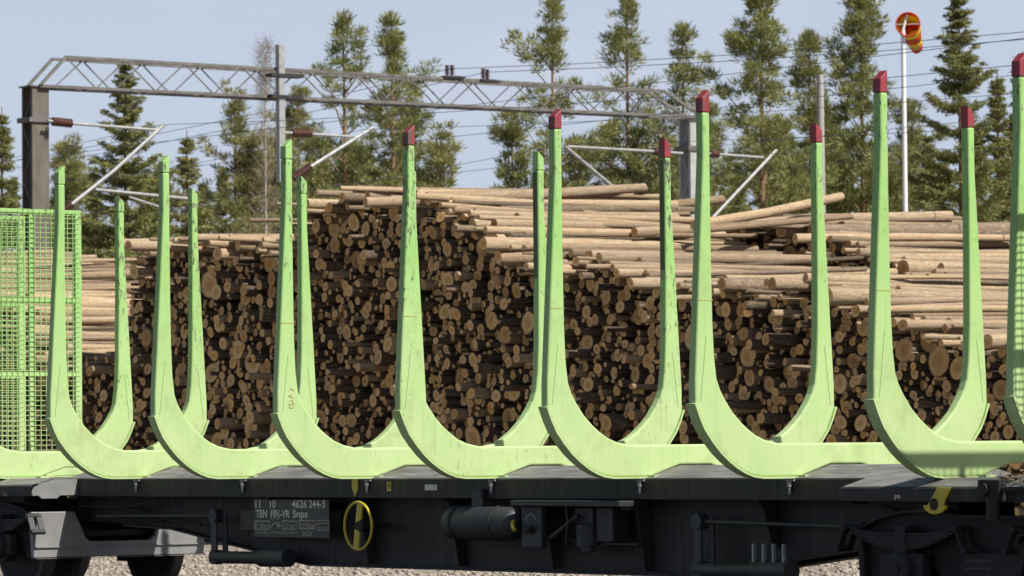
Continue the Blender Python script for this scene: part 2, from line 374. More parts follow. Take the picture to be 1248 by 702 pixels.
# ------------------------------------------------------------------ setting
GZ, RZ = 0.06, 0.14          # ground level, top of rail
g = MB(); g.add([(-1800, -600, GZ), (600, -600, GZ), (600, 1800, GZ), (-1800, 1800, GZ)], [(0, 1, 2, 3)])
g.build('ground', M['gravel'], label='gravel yard ground under the wagon and log stacks', kind='structure')
bl = MB(); bl.add([(-400, -1.2, GZ + .004), (60, -1.2, GZ + .004), (60, 3.6, GZ + .004), (-400, 3.6, GZ + .004)], [(0, 1, 2, 3)])
bl.build('track_bed', mat_simple('dark_ballast', (.045, .038, .032), (.085, .073, .062), 16, .9, bump=.6), kind='structure', label='track bed ballast under the wagon, made dark to cut bounced light')  # unseen bed, coloured dark to weaken light bounced up from the ground
bl = MB(); bl.add([(-400, -60, GZ + .004), (60, -60, GZ + .004), (60, -1.6, GZ + .004), (-400, -1.6, GZ + .004)], [(0, 1, 2, 3)])
bl.build('added_dark_ground', mat_simple('light_absorbing_ground', (.040, .041, .043), (.060, .060, .060), 9, .85), kind='structure', label='added dark ground in front of the wagon to cut bounced light')  # unseen sheet added on the camera side to swallow warm ground bounce
for yy in (1.45 - .762, 1.45 + .762):
    r = MB(); prof = [(-.07, -.09), (.07, -.09), (.07, -.075), (.012, -.06), (.012, -.03), (.036, -.02), (.036, 0), (-.036, 0), (-.036, -.02), (-.012, -.03), (-.012, -.06), (-.07, -.075)]
    r.prismX([(yy + a, RZ + b) for a, b in prof], -120, 10)
    r.build('rail', M['rail'], kind='structure', label='steel rail of the track under the wagon')

def scatter_stones():
    bm = bmesh.new(); bmesh.ops.create_icosphere(bm, subdivisions=1, radius=1.0)
    tv = np.array([v.co[:] for v in bm.verts]); tf = np.array([[v.index for v in f.verts] for f in bm.faces]); bm.free()
    N = 6500
    P = []
    for i in range(N):
        px = rng.uniform(-30, 1280); py = rng.uniform(668, 716)
        r = ray(px, py); p = CAM + r * ((GZ - CAM.z) / r.z); P.append((p.x, p.y))
    P = np.array(P); sz = rng.uniform(.012, .035, N) * rng.choice([1, 1, 1, 1.7], N)
    nz = rng.normal(0, .16, (N, len(tv))) + 1
    V = tv[None] * nz[:, :, None] * sz[:, None, None] * np.array([1.2, 1.0, .7])
    V[:, :, 0] += P[:, None, 0]; V[:, :, 1] += P[:, None, 1]; V[:, :, 2] += GZ + .004
    Fx = tf[None] + (np.arange(N) * len(tv))[:, None, None]
    me = np_mesh('gravel_stones', V.reshape(-1, 3), [Fx.reshape(-1, 3)], [3], [M['stone']])
    o = bpy.data.objects.new('gravel_stones', me); COL.objects.link(o)
    setp(o, 'loose pale gravel stones on the ground behind the wagon', 'gravel', kind='stuff')
scatter_stones()

# ------------------------------------------------------------------ timber wagon
WC = -28.79                                   # middle of the wagon along the track
wag = empty('timber_wagon', (WC, 1.45, RZ), 'long black railway timber wagon with ten light green U-shaped bunks and a yellow handwheel', 'rail wagon', 'empty timber wagons coupled on the track')
BX = [-37.08, -35.63, -33.61, -31.74, -29.72, -27.87, -25.84, -23.98, -21.95, -20.50]
TH = .09
# half profile of a bunk (y outward from near side, z)
OUT = [(0.0, 4.12), (0.0, 3.76), (-.05, 2.90), (-.085, 2.30), (-.10, 2.04), (-.10, 1.858), (-.055, 1.755), (-.008, 1.668), (.07, 1.572), (.152, 1.489), (.23, 1.427), (.314, 1.373), (.395, 1.334), (.475, 1.307), (.575, 1.294), (.97, 1.293), (1.286, 1.390)]
INN = [(.0755, 4.12), (.075, 3.40), (.08, 2.90), (.086, 2.50), (.10, 2.22), (.122, 2.06), (.155, 1.975), (.206, 1.895), (.28, 1.80), (.366, 1.72), (.44, 1.665), (.513, 1.62), (.611, 1.582), (.74, 1.557)]
CYW = 1.45
def mir(p): return (2 * CYW - p[0], p[1])
def strip_solid(mb, X0, X1, A, B):            # solid between two polylines A (outer) and B (inner) of equal length
    n = len(A); vs = []
    for X in (X0, X1):
        vs += [(X, y, z) for y, z in A] + [(X, y, z) for y, z in B]
    o = 2 * n; fs = []
    for i in range(n - 1):
        fs.append((o+i, o+i+1, o+n+i+1, o+n+i)); fs.append((i+1, i, n+i, n+i+1))
        fs.append((i, i+1, o+i+1, o+i)); fs.append((n+i+1, n+i, o+n+i, o+n+i+1))
    fs.append((0, o, o+n, n)); fs.append((n-1, n+n-1, o+n+n-1, o+n-1))
    mb.add(vs, fs)
def resample(P, n):
    P = np.array(P); d = np.concatenate([[0], np.cumsum(np.linalg.norm(np.diff(P, axis=0), axis=1))]); t = np.linspace(0, d[-1], n)
    return [(float(np.interp(q, d, P[:, 0])), float(np.interp(q, d, P[:, 1]))) for q in t]
def bunk_poly():
    L = OUT + [mir(p) for p in reversed(OUT)]
    I = INN + [mir(p) for p in reversed(INN)]
    return L + list(reversed(I))
bp = bunk_poly()
for k, X in enumerate(BX):
    red = k >= 5
    jit = random.uniform(-.012, .012)
    b = MB(); b.prismX(bp, X - TH, X)
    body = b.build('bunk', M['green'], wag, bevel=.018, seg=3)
    for side in (0, 1):
        T = [(0.0, 4.12), (.003, 4.232 + jit), (.0735, 4.298 + jit), (.0755, 4.12)]
        if side: T = [mir(p) for p in reversed(T)]
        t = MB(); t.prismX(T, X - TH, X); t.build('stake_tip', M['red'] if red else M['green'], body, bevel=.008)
        # outer rim flange: a bent plate following the outside of the curve, a little wider than the web
        A = [(-.112, 1.862), (-.098, 1.862)] 
        arc = OUT[5:16]; outer = []
        for i, (y, z) in enumerate(arc):
            a = arc[max(i-1, 0)]; c = arc[min(i+1, len(arc)-1)]
            tx, tz = c[0]-a[0], c[1]-a[1]; l = math.hypot(tx, tz)
            outer.append((y + tz/l*.014, z - tx/l*.014))
        inner_ = [(y + (o[0]-y)*-.1, z + (o[1]-z)*-.1) for (y, z), o in zip(arc, outer)]
        outer[0] = (outer[0][0] - .004, outer[0][1] + .012); inner_[0] = (inner_[0][0], inner_[0][1] + .012)
        r = MB()
        if side: strip_solid(r, X - TH - .014, X + .012, [mir(p) for p in reversed(outer)], [mir(p) for p in reversed(inner_)])
        else: strip_solid(r, X - TH - .014, X + .012, outer, inner_)
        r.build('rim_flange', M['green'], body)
        # holding-down foot and bolt on the deck edge
        yb = .985 if not side else 2 * CYW - .985
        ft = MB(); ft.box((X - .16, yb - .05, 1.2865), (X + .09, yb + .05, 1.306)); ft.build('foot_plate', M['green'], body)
        bo = MB(); yo = .885 if not side else 2 * CYW - .885
        bo.tube([(X - .04, yo, 1.255), (X - .04, yo, 1.215)], .022, 8); bo.tube([(X - .04, yo, 1.215), (X - .04, yo, 1.155)], .013, 8)
        bo.box((X - .09, min(yo, yo + (.03 if not side else -.03)) , 1.257), (X + .01, max(yo, yo + (.03 if not side else -.03)), 1.272))
        bo.build('hold_down_bolt', M['zinc'], body)
    for q, sgn in ((0, 1), (1, -1)):
        ws_ = MB(); f_ = (lambda y: y) if not q else (lambda y: 2 * CYW - y)
        ws_.bar((X + .0005, f_(.012), 2.38), (X + .0005, f_(-.050), 1.88), .0025, .005, up=(0, 1, 0)); ws_.build('weld_seam', M['seam'], body)
    if k in (4, 5):        # paint rubbed through to dark steel by the logs on the inside of the far stake
        rs = MB(); rs.add([(X - TH + .012, 2.8225, 2.55), (X - .012, 2.8225, 2.55), (X - .012, 2.8215, 4.10), (X - TH + .012, 2.8215, 4.10), (X - TH + .012, 2.8265, 2.55), (X - .012, 2.8265, 2.55), (X - .012, 2.8265, 4.10), (X - TH + .012, 2.8265, 4.10)], [(0,1,2,3),(7,6,5,4),(1,5,6,2),(4,0,3,7),(3,2,6,7),(0,4,5,1)])
        rs.build('rub_strip', M['grime'], body)

# deck and sole bars
XA, XB = -38.35, -19.25
dk = MB(); dk.prismX([(.90, 1.270), (.90, 1.283), (.905, 1.2845), (1.286, 1.384), (1.614, 1.384), (1.995, 1.2845), (2.0, 1.283), (2.0, 1.270)][::-1], -35.0, -22.6)
dk.build('deck_cover', M['deck'], wag)
for s in (0, 1):
    ch = [(.90, 1.269), (.90, 1.105), (1.02, 1.105), (1.02, 1.120), (.915, 1.120), (.915, 1.269)]
    if s: ch = [mir(p) for p in reversed(ch)]
    c = MB(); c.prismX(ch, -35.0, -22.6); c.build('sole_bar', M['black'], wag, bevel=.008)
    # fish-belly web
    yw = 1.16 if not s else 2 * CYW - 1.16
    wb = MB()
    prof = [(-35.2, 1.104), (-35.2, .86), (-33.3, .80), (-30.95, .490), (-25.55, .490), (-23.0, .80), (-22.4, .86), (-22.4, 1.104)]
    wb.prismY(prof, yw - .008, yw + .008); wb.build('web_plate', M['black'], wag)
    fl = MB()
    pts = [(-34.2, .828), (-33.3, .80), (-30.95, .490), (-25.55, .490), (-23.0, .80), (-22.4, .86)]
    for (x0, z0), (x1, z1) in zip(pts[:-1], pts[1:]):
        fl.add([(x0, yw-.10, z0-.018), (x1, yw-.10, z1-.018), (x1, yw+.10, z1-.018), (x0, yw+.10, z0-.018), (x0, yw-.10, z0), (x1, yw-.10, z1), (x1, yw+.10, z1), (x0, yw+.10, z0)],
               [(0,3,2,1),(4,5,6,7),(0,1,5,4),(1,2,6,5),(2,3,7,6),(3,0,4,7)])
    fl.build('bottom_flange', M['black'], wag)
    for pxg in (325, 430, 540, 655, 767, 922):
        Xg = onY(pxg, 608, .90).x
        zb = .509 if -30.95 < Xg < -25.55 else .72
        gp = [(.905, 1.1035), (1.152, 1.1035), (1.152, zb), (1.075, zb), (1.06, zb + .03), (.98, 1.02), (.95, 1.07), (.905, 1.09)]
        if s: gp = [mir(p) for p in reversed(gp)]
        gs = MB(); gs.prismX(gp[::-1], Xg - .012, Xg); gs.build('gusset', M['black'], wag)
# end platforms over the bogies
for s in (-1, 1):
    xa, xb = (XA, -34.78) if s < 0 else (-22.86, XB)
    pl = MB(); P_ = [(.36, 1.212), (.36, 1.112), (2.54, 1.112), (2.54, 1.212), (2.27, 1.2805), (.63, 1.2805)]
    pl.prismX(P_, xa, xb); pb = pl.build('end_platform', M['black'], wag, bevel=.006)
    tp = MB(); tp.prismX([(.385, 1.2225), (.388, 1.2185), (.632, 1.282), (2.268, 1.282), (2.512, 1.2185), (2.515, 1.2225), (2.27, 1.287), (.63, 1.287)], xa + .02, xb - .02)
    tp.build('platform_plate', M['deck'], pb)
    xe = xb if s < 0 else xa
    ep = MB(); ep.prismX([(.365, 1.206), (.365, 1.118), (.45, 1.118), (.49, 1.088), (.66, 1.088), (.70, 1.118), (.898, 1.118), (.898, 1.276), (.632, 1.276)], xe if s < 0 else xe - .014, xe + (.014 if s < 0 else 0))
    ep.build('end_plate', M['lightgrey'] if s < 0 else M['black'], pb)
    # headstock beam and drawgear at the wagon end
    xh = XA if s < 0 else XB
    hs = MB(); hs.box((xh - (.0 if s > 0 else .06), .40, .86), (xh + (.06 if s > 0 else .0), 2.50, 1.26)); hs.build('head_beam', M['black'], wag, bevel=.008)
    dr = MB(); dr.tube([(xh, 1.45, .98), (xh + s * .24, 1.45, .98)], .07, 10); dr.box((xh + s*.19 - .05, 1.33, .88), (xh + s*.19 + .05, 1.57, 1.08)); dr.build('coupler', M['black2'], wag)
# mesh headboards
def headboard(X):
    y0, y1, z0, z1 = 0.0, 2.9, 1.50, 4.18
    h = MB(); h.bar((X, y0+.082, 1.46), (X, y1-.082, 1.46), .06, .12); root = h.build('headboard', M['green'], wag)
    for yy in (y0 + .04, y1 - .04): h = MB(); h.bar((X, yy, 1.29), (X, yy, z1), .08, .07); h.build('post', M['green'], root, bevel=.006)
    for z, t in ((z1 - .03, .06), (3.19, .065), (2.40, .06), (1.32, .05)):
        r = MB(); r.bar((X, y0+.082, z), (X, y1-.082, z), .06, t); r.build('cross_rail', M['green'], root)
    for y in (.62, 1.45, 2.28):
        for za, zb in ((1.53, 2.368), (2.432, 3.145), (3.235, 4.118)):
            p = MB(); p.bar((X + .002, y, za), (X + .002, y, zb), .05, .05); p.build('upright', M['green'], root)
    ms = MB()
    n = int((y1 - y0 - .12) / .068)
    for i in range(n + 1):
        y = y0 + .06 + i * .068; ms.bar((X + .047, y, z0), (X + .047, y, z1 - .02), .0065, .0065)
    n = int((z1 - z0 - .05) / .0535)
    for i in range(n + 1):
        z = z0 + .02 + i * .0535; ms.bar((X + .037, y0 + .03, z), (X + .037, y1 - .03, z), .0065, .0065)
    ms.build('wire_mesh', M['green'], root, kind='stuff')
headboard(-38.0); headboard(-19.58)

# bogies
def bogie(bc):
    fr = MB()
    for s in (-1, 1):
        y = CYW + s * .93
        prof = [(-1.40, .50), (-1.22, .50), (-1.10, .64), (-.72, .64), (-.55, .52), (.55, .52), (.72, .64), (1.10, .64), (1.22, .50), (1.40, .50), (1.40, .92), (1.22, .985), (.95, 1.03), (.62, 1.04), (.36, 1.0), (-.36, 1.0), (-.62, 1.04), (-.95, 1.03), (-1.22, .985), (-1.40, .92)]
        fr.prismY([(bc + x, z) for x, z in prof], y - .012, y + .012)
        yy = y - .07 if s < 0 else y + .07
        for x0, z0, x1, z1 in ((-1.40, .925, -1.22, .99), (-1.22, .99, -.95, 1.035), (-.95, 1.035, -.62, 1.045), (-.62, 1.045, -.36, 1.005), (-.36, 1.005, .36, 1.005), (.36, 1.005, .62, 1.045), (.62, 1.045, .95, 1.035), (.95, 1.035, 1.22, .99), (1.22, .99, 1.40, .925)):
            fr.bar((bc + x0, y, z0), (bc + x1, y, z1), .17, .018)
        fr.prismY([(bc + x, z) for x, z in ((-.26, .52), (-.20, .40), (.20, .40), (.26, .52), (.36, .84), (.22, .80), (.12, .74), (-.12, .74), (-.22, .80), (-.36, .84))], yy - .012, yy + .012)
    fr.box((bc - .28, .50, .62), (bc + .28, 2.40, .93)); fr.tube([(bc, CYW, .93), (bc, CYW, 1.11)], .22, 16)
    bo = fr.build('bogie', M['black2'], wag)
    for sx in (-1, 1):
        xa = bc + sx * .90
        ax = MB(); ax.tube([(xa, .33, .60), (xa, 2.57, .60)], .075, 12); ax.build('axle', M['black2'], bo)
        for s in (-1, 1):
            yw = CYW + s * .762
            wh = MB(); R_ = .46; t0, t1 = yw - .065, yw + .065
            wh.tube([(xa, t0, .60), (xa, t0 + .012, .60)], R_ - .05, 40)
            yo, yi = (yw - s*-.065, yw + s*-.065)
            wh.tube([(xa, yw + s*.065, .60), (xa, yw + s*.0649, .60), (xa, yw - s*.035, .60), (xa, yw - s*.04, .60), (xa, yw - s*.065, .60)], [R_ - .006, R_, R_ + .004, R_ + .026, R_ + .022], 40)
            wh.build('wheel', M['tyre'], bo)
            yb = CYW + s * 1.03
            ab = MB(); ab.tube([(xa, yb - s*.10, .62), (xa, yb + s*.02, .62)], .165, 16); ab.tube([(xa, yb + s*.02, .62), (xa, yb + s*.085, .62), (xa, yb + s*.10, .62)], [.125, .125, .105], 16)
            ab.tube([(xa, yb + s*.10, .62), (xa, yb + s*.112, .62)], .03, 8)
            ab.box((xa - .23, yb - .05, .53), (xa + .23, yb + .03, .73)); ab.build('axle_box', M['black2'], bo, bevel=.008)
            sp = MB()
            for q in range(6):
                L = .62 - q * .06; z = .905 - q * .021; bow = .035
                pts = [(xa - L + 2 * L * i / 8, yb + s * .01, z - bow * (1 - ((i - 4) / 4) ** 2) + (0.03 if q == 0 and i in (0, 8) else 0)) for i in range(9)]
                for a, b_ in zip(pts[:-1], pts[1:]): sp.bar(a, b_, .10, .017)
            sp.box((xa - .06, yb - .065, .72), (xa + .06, yb + .075, .93)); sp.build('leaf_spring', M['black2'], bo)
            for e in (-1, 1):
                hk = MB(); hk.bar((xa + e*.60, yb + s*.05, .93), (xa + e*.69, yb + s*.05, .74), .02, .06, up=(0, 1, 0)); hk.bar((xa + e*.60, yb - s*.05, .93), (xa + e*.69, yb - s*.05, .74), .02, .06, up=(0, 1, 0))
                hk.tube([(xa + e*.60, yb - s*.07, .915), (xa + e*.60, yb + s*.085, .915)], .026, 8); hk.tube([(xa + e*.69, yb - s*.07, .76), (xa + e*.69, yb + s*.085, .76)], .026, 8)
                hk.build('spring_shackle', M['black2'] if e < 0 or bc > -30 else M['bluegrey'], bo)
    for s in (-1, 1):
        xh = bc + s * 1.42
        hp = [(.42, .955), (.45, .50), (2.45, .50), (2.48, .955), (1.98, .955), (1.90, .80), (1.86, .70), (1.80, .655), (1.10, .655), (1.04, .70), (1.00, .80), (.92, .955)]
        h = MB(); h.prismX(hp, xh - .03, xh + .03)
        h.build('end_crossbeam', M['lightgrey'] if bc < WC else M['black2'], bo, bevel=.01)
        l = MB(); l.box((xh - .05, .47, .493), (xh + .05, 2.43, .490)); l.box((xh+.0305 if s > 0 else xh-.05, .45, .60), (xh+.05 if s>0 else xh-.0305, 2.45, .612)); l.build('crossbeam_flange', M['lightgrey'] if bc < WC else M['black2'], bo)
    br = MB(); br.tube([(bc - 1.3, 1.1, .78), (bc + 1.3, 1.1, .78)], .03, 8); br.box((bc - 1.30, 1.0, .62), (bc - 1.22, 1.9, .72)); br.box((bc + 1.22, 1.0, .70), (bc + 1.30, 1.9, .76)); br.build('brake_beam', M['black2'], bo)
    return bo
bogie(WC - 7.52); bogie(WC + 7.50)

# equipment hung on the near side of the underframe
def P(px, py, y): return onY(px, py, y)
def tank():
    a = P(547, 637, .86); b = P(634, 637, .86); r = .145
    t = MB(); L = b.x - a.x; xs = [0, .02, .05, .09, L - .09, L - .05, L - .02, L]; rr = [.03, .09, .125, r, r, .125, .09, .03]
    t.tube([(a.x + x, .86, a.z) for x in xs], rr, 24); tk = t.build('air_tank', M['bluegrey'], wag)
    for fr in (.16, .72):
        s = MB(); x = a.x + L * fr; s.tube([(x, .86, a.z), (x + .03, .86, a.z)], r + .008, 24); s.tube([(x + .015, .99, a.z + .08), (x + .015, .99, 1.105)], .012, 6); s.build('tank_strap', M['black'], tk)
    v = MB(); v.tube([(b.x - .02, .80, a.z + .02), (b.x + .05, .74, a.z - .01), (b.x + .10, .72, a.z - .05)], .018, 8); v.build('tap_handle', M['yellow'], tk)
tank()
c0 = P(635, 617, .80); c1 = P(660, 668, .80)
cb = MB(); cb.box((c0.x, .80, c1.z), (c1.x, .86, c0.z)); cb.box((c0.x + .1, .86, c1.z + .1), (c1.x - .1, 1.15, c0.z - .1)); cbo = cb.build('brake_control_panel', M['bluegrey'], wag, bevel=.01)
k = MB(); kc = Vector(((c0.x + c1.x) / 2, .80, (c0.z + c1.z) / 2 - .02)); k.tube([kc, kc + Vector((0, -.03, 0))], .035, 14); k.bar(kc + Vector((-.05, -.035, -.03)), kc + Vector((.05, -.035, .03)), .02, .02); k.build('selector_knob', M['black2'], cbo)
k = MB()
for i in range(9):
    a0 = math.radians(20 + i * 17); a1 = a0 + math.radians(17); k.bar(kc + Vector((.07*math.cos(a0), -.002, .06 + .07*math.sin(a0))), kc + Vector((.07*math.cos(a1), -.002, .06 + .07*math.sin(a1))), .006, .008)
k.build('dial_mark', M['faint'], cbo)
s0 = P(624, 610, .72); s1 = P(757, 610, .72)
st = MB(); st.box((s0.x, .70, 1.05), (s1.x, .985, 1.097)); st.build('tool_shelf', M['bluegrey'], wag, bevel=.006)
sb = P(577, 600, .86); q = MB(); q.box((sb.x, .84, 1.03), (sb.x + .14, .899, 1.19)); q.build('lamp_bracket', M['bluegrey'], wag, bevel=.008)
vp = P(718, 648, .92); q = MB(); q.tube([(vp.x - .02, .93, vp.z - .12), (vp.x - .02, .93, vp.z + .06)], .105, 14); q.box((vp.x - .14, .88, vp.z + .06), (vp.x + .10, 1.1, vp.z + .20)); q.box((vp.x + .12, .90, vp.z - .08), (vp.x + .34, 1.1, vp.z + .20)); q.tube([(vp.x - .02, .93, vp.z - .12), (vp.x - .02, .93, vp.z - .16)], .06, 10)
q.tube([(vp.x - .25, .95, vp.z - .06), (vp.x - .05, .93, vp.z - .17), (vp.x + .2, .95, vp.z - .1), (vp.x + .6, .97, vp.z - .1)], .014, 6); q.build('distributor_valve', M['bluegrey'], wag, bevel=.006)
q = MB(); a = P(672, 655, .84); b_ = P(705, 628, .84); q.tube([a, b_], .022, 8); q.tube([P(690, 618, .80), P(692, 640, .80), P(689, 662, .80)], .009, 6); q.build('brake_linkage', M['bluegrey'], wag)
q = MB()
for i in range(4):
    a = P(757 + i*3, 618, .85); q.box((a.x, .85, 1.02 - .0), (a.x + .02, .93, 1.10))
q.build('clip_rack', M['bluegrey'], wag)
# brake hangers, rods and slack adjusters at both ends of the belly
for (hx, htop, hbot, rodx, rody, cyx) in ((263, 625, 683, 118, 629, 352), (853, 631, 699, 1035, 642, 965)):
    h = MB(); a = P(hx, htop, .93); b_ = P(hx, hbot, .93)
    h.box((a.x - .07, .92, b_.z), (a.x + .02, .94, a.z)); h.box((a.x + .05, .97, b_.z), (a.x + .12, .99, a.z))
    h.tube([(a.x - .025, .905, a.z - .03), (a.x - .025, 1.0, a.z - .03)], .065, 14); h.tube([(a.x - .025, .905, b_.z + .03), (a.x - .025, 1.0, b_.z + .03)], .07, 14)
    hg = h.build('brake_hanger', M['bluegrey'], wag)
    r = MB(); e = P(rodx, rody, .95); r.tube([(a.x, .95, a.z - .03), (e.x, .95, e.z)], .018, 8); r.build('pull_rod', M['bluegrey'], hg)
    e = P(cyx, hbot - 3, .95); cyl = MB(); cyl.tube([(a.x - .05, .95, b_.z + .03), (e.x - .45, .95, b_.z + .035), (e.x - .44, .95, b_.z + .035), (e.x, .95, b_.z + .04)], [.06, .06, .085, .085], 14); cyl.build('slack_adjuster', M['bluegrey'], hg)
    if hx > 500:
        for i in range(4):
            f_ = MB(); xx = e.x - .42 + i * .12; f_.box((xx, .90, b_.z + .09), (xx + .018, .93, b_.z + .25)); f_.build('guard_rod', M['zinc'], hg)
# cables and pipes under the left end
for ya, pts in ((1.0, [(195, 607), (165, 617), (130, 618), (95, 616)]), (1.02, [(150, 617), (200, 632), (245, 640)]), (1.05, [(110, 634), (160, 633), (200, 634)]), (1.08, [(1075, 616), (1100, 626), (1180, 628)])):
    q = MB(); q.tube([P(x, y, ya) for x, y in pts], .016, 6); q.build('air_pipe', M['black2'], wag)

# yellow handwheel
hc = P(436.5, 641, .83); R_ = .212
rim = MB(); n = 40
ring = [(hc.x + R_*math.cos(2*math.pi*i/n), .83, hc.z + R_*math.sin(2*math.pi*i/n)) for i in range(n + 1)]
rim.tube(ring, .0125, 8, caps=False); hw = rim.build('brake_handwheel', M['yellow'], wag)
sp_ = MB(); sp_.bar((hc.x - .035, .832, hc.z - R_ + .008), (hc.x + .035, .832, hc.z + R_ - .008), .075, .02, up=(0, 1, 0)); sp_.build('spoke', M['yellow'], hw)
hb = MB(); hb.tube([(hc.x, .81, hc.z), (hc.x, .95, hc.z)], .035, 12); hb.tube([(hc.x, .95, hc.z), (hc.x, 1.155, hc.z)], .02, 8); hb.tube([(hc.x+.06, .80, hc.z), (hc.x+.06, .94, hc.z)], .05, 12); hb.build('hub', M['black2'], hw)
# yellow tag, number plates, lifting hook
t = P(432.5, 594, .893); tg = MB(); tg.prismY([(t.x - .045, t.z + .085), (t.x - .05, t.z), (t.x, t.z - .085), (t.x + .05, t.z), (t.x + .045, t.z + .085)], .892, .8985); tg.build('yellow_tag', M['yellow'], wag)
t = P(474, 593, .893); tg = MB(); tg.box((t.x - .03, .893, t.z - .04), (t.x + .03, .8985, t.z + .04)); plate8 = tg.build('mark_plate', M['yellow'], wag)
t = P(525, 594, .893); tg = MB(); tg.box((t.x - .09, .893, t.z - .025), (t.x + .09, .8985, t.z + .025)); tg.build('data_plate', M['white'], wag)
hk0 = P(1149, 597, .352); hk1 = P(1139, 626, .352); dx, dz = hk1.x - hk0.x, hk1.z - hk0.z
h = MB(); prof = [(lambda p: (p.x, p.z))(P(x, y, .34)) for x, y in ((1143,594),(1134,611),(1131,616),(1126,615.5),(1127,620.5),(1133,625.5),(1140,627),(1147,625.5),(1153,620.5),(1154.5,616),(1150,616.5),(1151,611),(1158,594))]
c = P(1139.5, 614.5, .34)
h.prismY(prof, .330, .354); lh = h.build('lifting_hook', M['yellow'], wag, bevel=.005)
h = MB(); h.tube([(c.x, .326, c.z), (c.x, .3295, c.z)], .045, 16); h.build('hook_eye', M['black2'], lh)
# bolt-on release gear on the platform edge
rg = P(1215, 600, .30); h = MB(); h.box((rg.x - .17, .27, rg.z - .07), (rg.x + .05, .345, rg.z + .09)); h.tube([(rg.x - .10, .275, rg.z + .02), (rg.x - .10, .245, rg.z + .02)], .05, 12); h.tube([(rg.x, .26, rg.z - .05), (rg.x, .26, rg.z - .2)], .05, 10); h.tube([(rg.x, .30, rg.z + .02), (rg.x + .9, .30, rg.z + .03)], .022, 8); h.build('release_gear', M['black2'], wag, bevel=.008)
for i, pxx in enumerate((1163, 1180, 1195, 1238)):
    rr = P(pxx, 624, .8); 
h = MB(); h.tube([P(46, 590, .34), P(40, 592, .33), P(37, 598, .335), P(38, 604, .345)], .014, 8); h.build('grab_handle', M['bluegrey'], wag)

# info panel with lettering
p0 = P(309, 608.5, .95); p1 = P(401, 656, .95)
pn = MB(); pn.box((p0.x, .95, p1.z), (p1.x, .965, p0.z)); pn.box((p0.x + .1, .965, p1.z + .1), (p1.x - .1, 1.15, p0.z - .1)); panel = pn.build('info_panel', M['panel'], wag)
def text(s, px, py, px1, h_px, mat, parent, y=.9465, name='lettering'):
    a = P(px, py, y); b_ = P(px1, py, y); top = P(px, py - h_px, y)
    cu = bpy.data.curves.new('t', 'FONT'); cu.body = s; cu.size = 1.0; cu.offset = .02
    to = bpy.data.objects.new('t', cu); COL.objects.link(to)
    bpy.context.view_layer.update()
    me = bpy.data.meshes.new_from_object(to.evaluated_get(bpy.context.evaluated_depsgraph_get()))
    bpy.data.objects.remove(to); bpy.data.curves.remove(cu)
    n = len(me.vertices); co = np.empty(n * 3, np.float32); me.vertices.foreach_get('co', co); co = co.reshape(-1, 3)
    x0, x1_, = co[:, 0].min(), co[:, 0].max(); sxx = (b_.x - a.x) / (x1_ - x0); szz = (top.z - a.z) / .70
    base = BASE.get(parent); W_ = np.empty_like(co)
    W_[:, 0] = a.x + (co[:, 0] - x0) * sxx - base.x; W_[:, 1] = y - base.y; W_[:, 2] = a.z + co[:, 1] * szz - base.z
    me.vertices.foreach_set('co', W_.ravel()); me.materials.clear(); me.materials.append(mat); me.update()
    me.name = name
    o = bpy.data.objects.new(name, me); COL.objects.link(o); o.parent = parent; BASE[o] = base
    return o
for s_, x0, x1, yb_, h_ in (('11', 311.3, 317.4, 618.7, 9.2), ('10', 329, 336, 618.7, 9.2), ('4626', 355.7, 374, 618.7, 9.2), ('244-5', 376.4, 396.5, 618.7, 9.2),
        ('TEN', 312.2, 325.5, 630.6, 9.2), ('FIN-VR', 330, 353.2, 630.6, 9.2), ('Snps', 356.7, 375, 630.6, 9.2)):
    text(s_, x0, yb_, x1, h_, M['white'], panel)
for s_, x0, x1, yb_, h_ in (('R 90m', 311.0, 327.5, 643.6, 6.0), ('177.0m\u00b3', 345.8, 360.2, 643.2, 5.0), ('24700kg', 365.4, 382.8, 642.6, 5.2), ('24.0t', 368, 380.3, 653, 6.4), ('KB-GP-A', 387, 399.6, 639.2, 3.0), ('MAX10t', 387, 399.4, 645.0, 3.0), ('-16.50m-', 312, 328.5, 650.3, 3.4), ('14.2m', 331, 342, 650.3, 3.4), ('|-21.26m-|', 344, 363, 650.3, 3.4)):
    text(s_, x0, yb_, x1, h_, M['faint'], panel)
def frame(px0, py0, px1, py1, y, parent, mat, t=.012, name='marking_frame'):
    a = P(px0, py0, y); b_ = P(px1, py1, y); f_ = MB()
    for (A, B) in (((a.x, a.z), (b_.x, a.z)), ((a.x, b_.z), (b_.x, b_.z))): f_.box((A[0], y - .001, A[1] - t/2), (B[0], y + .001, A[1] + t/2))
    for xx in (a.x, b_.x): f_.box((xx - t/2, y - .0013, b_.z), (xx + t/2, y + .0013, a.z))
    f_.build(name, mat, parent)
frame(310.2, 635, 328.8, 645.2, .9465, panel, M['faint']); frame(344.6, 635, 361.8, 645.0, .9465, panel, M['faint']); frame(364.6, 634.4, 383.8, 644.4, .9465, panel, M['faint']); frame(385.8, 634, 401, 646.4, .9465, panel, M['faint'], .008)
frame(330, 622.2, 340.4, 632.4, .9468, panel, M['faint'], .006)
f_ = MB(); pts = [P(331, 644, .946), P(332.5, 639.5, .946), P(336, 636.5, .946), P(339, 639, .946)]
for a, b_ in zip(pts[:-1], pts[1:]): f_.bar(a, b_, .004, .012)
f_.bar(P(340, 635.5, .946), P(340, 645, .946), .004, .014); f_.bar(P(336.5, 640.5, .946), P(343.5, 640.5, .946), .004, .014); f_.build('marking_symbol', M['faint'], panel)
dim = mat_simple('worn_stencil_paint', (.05, .05, .045), (.10, .095, .085), 25, .7, bump=0)
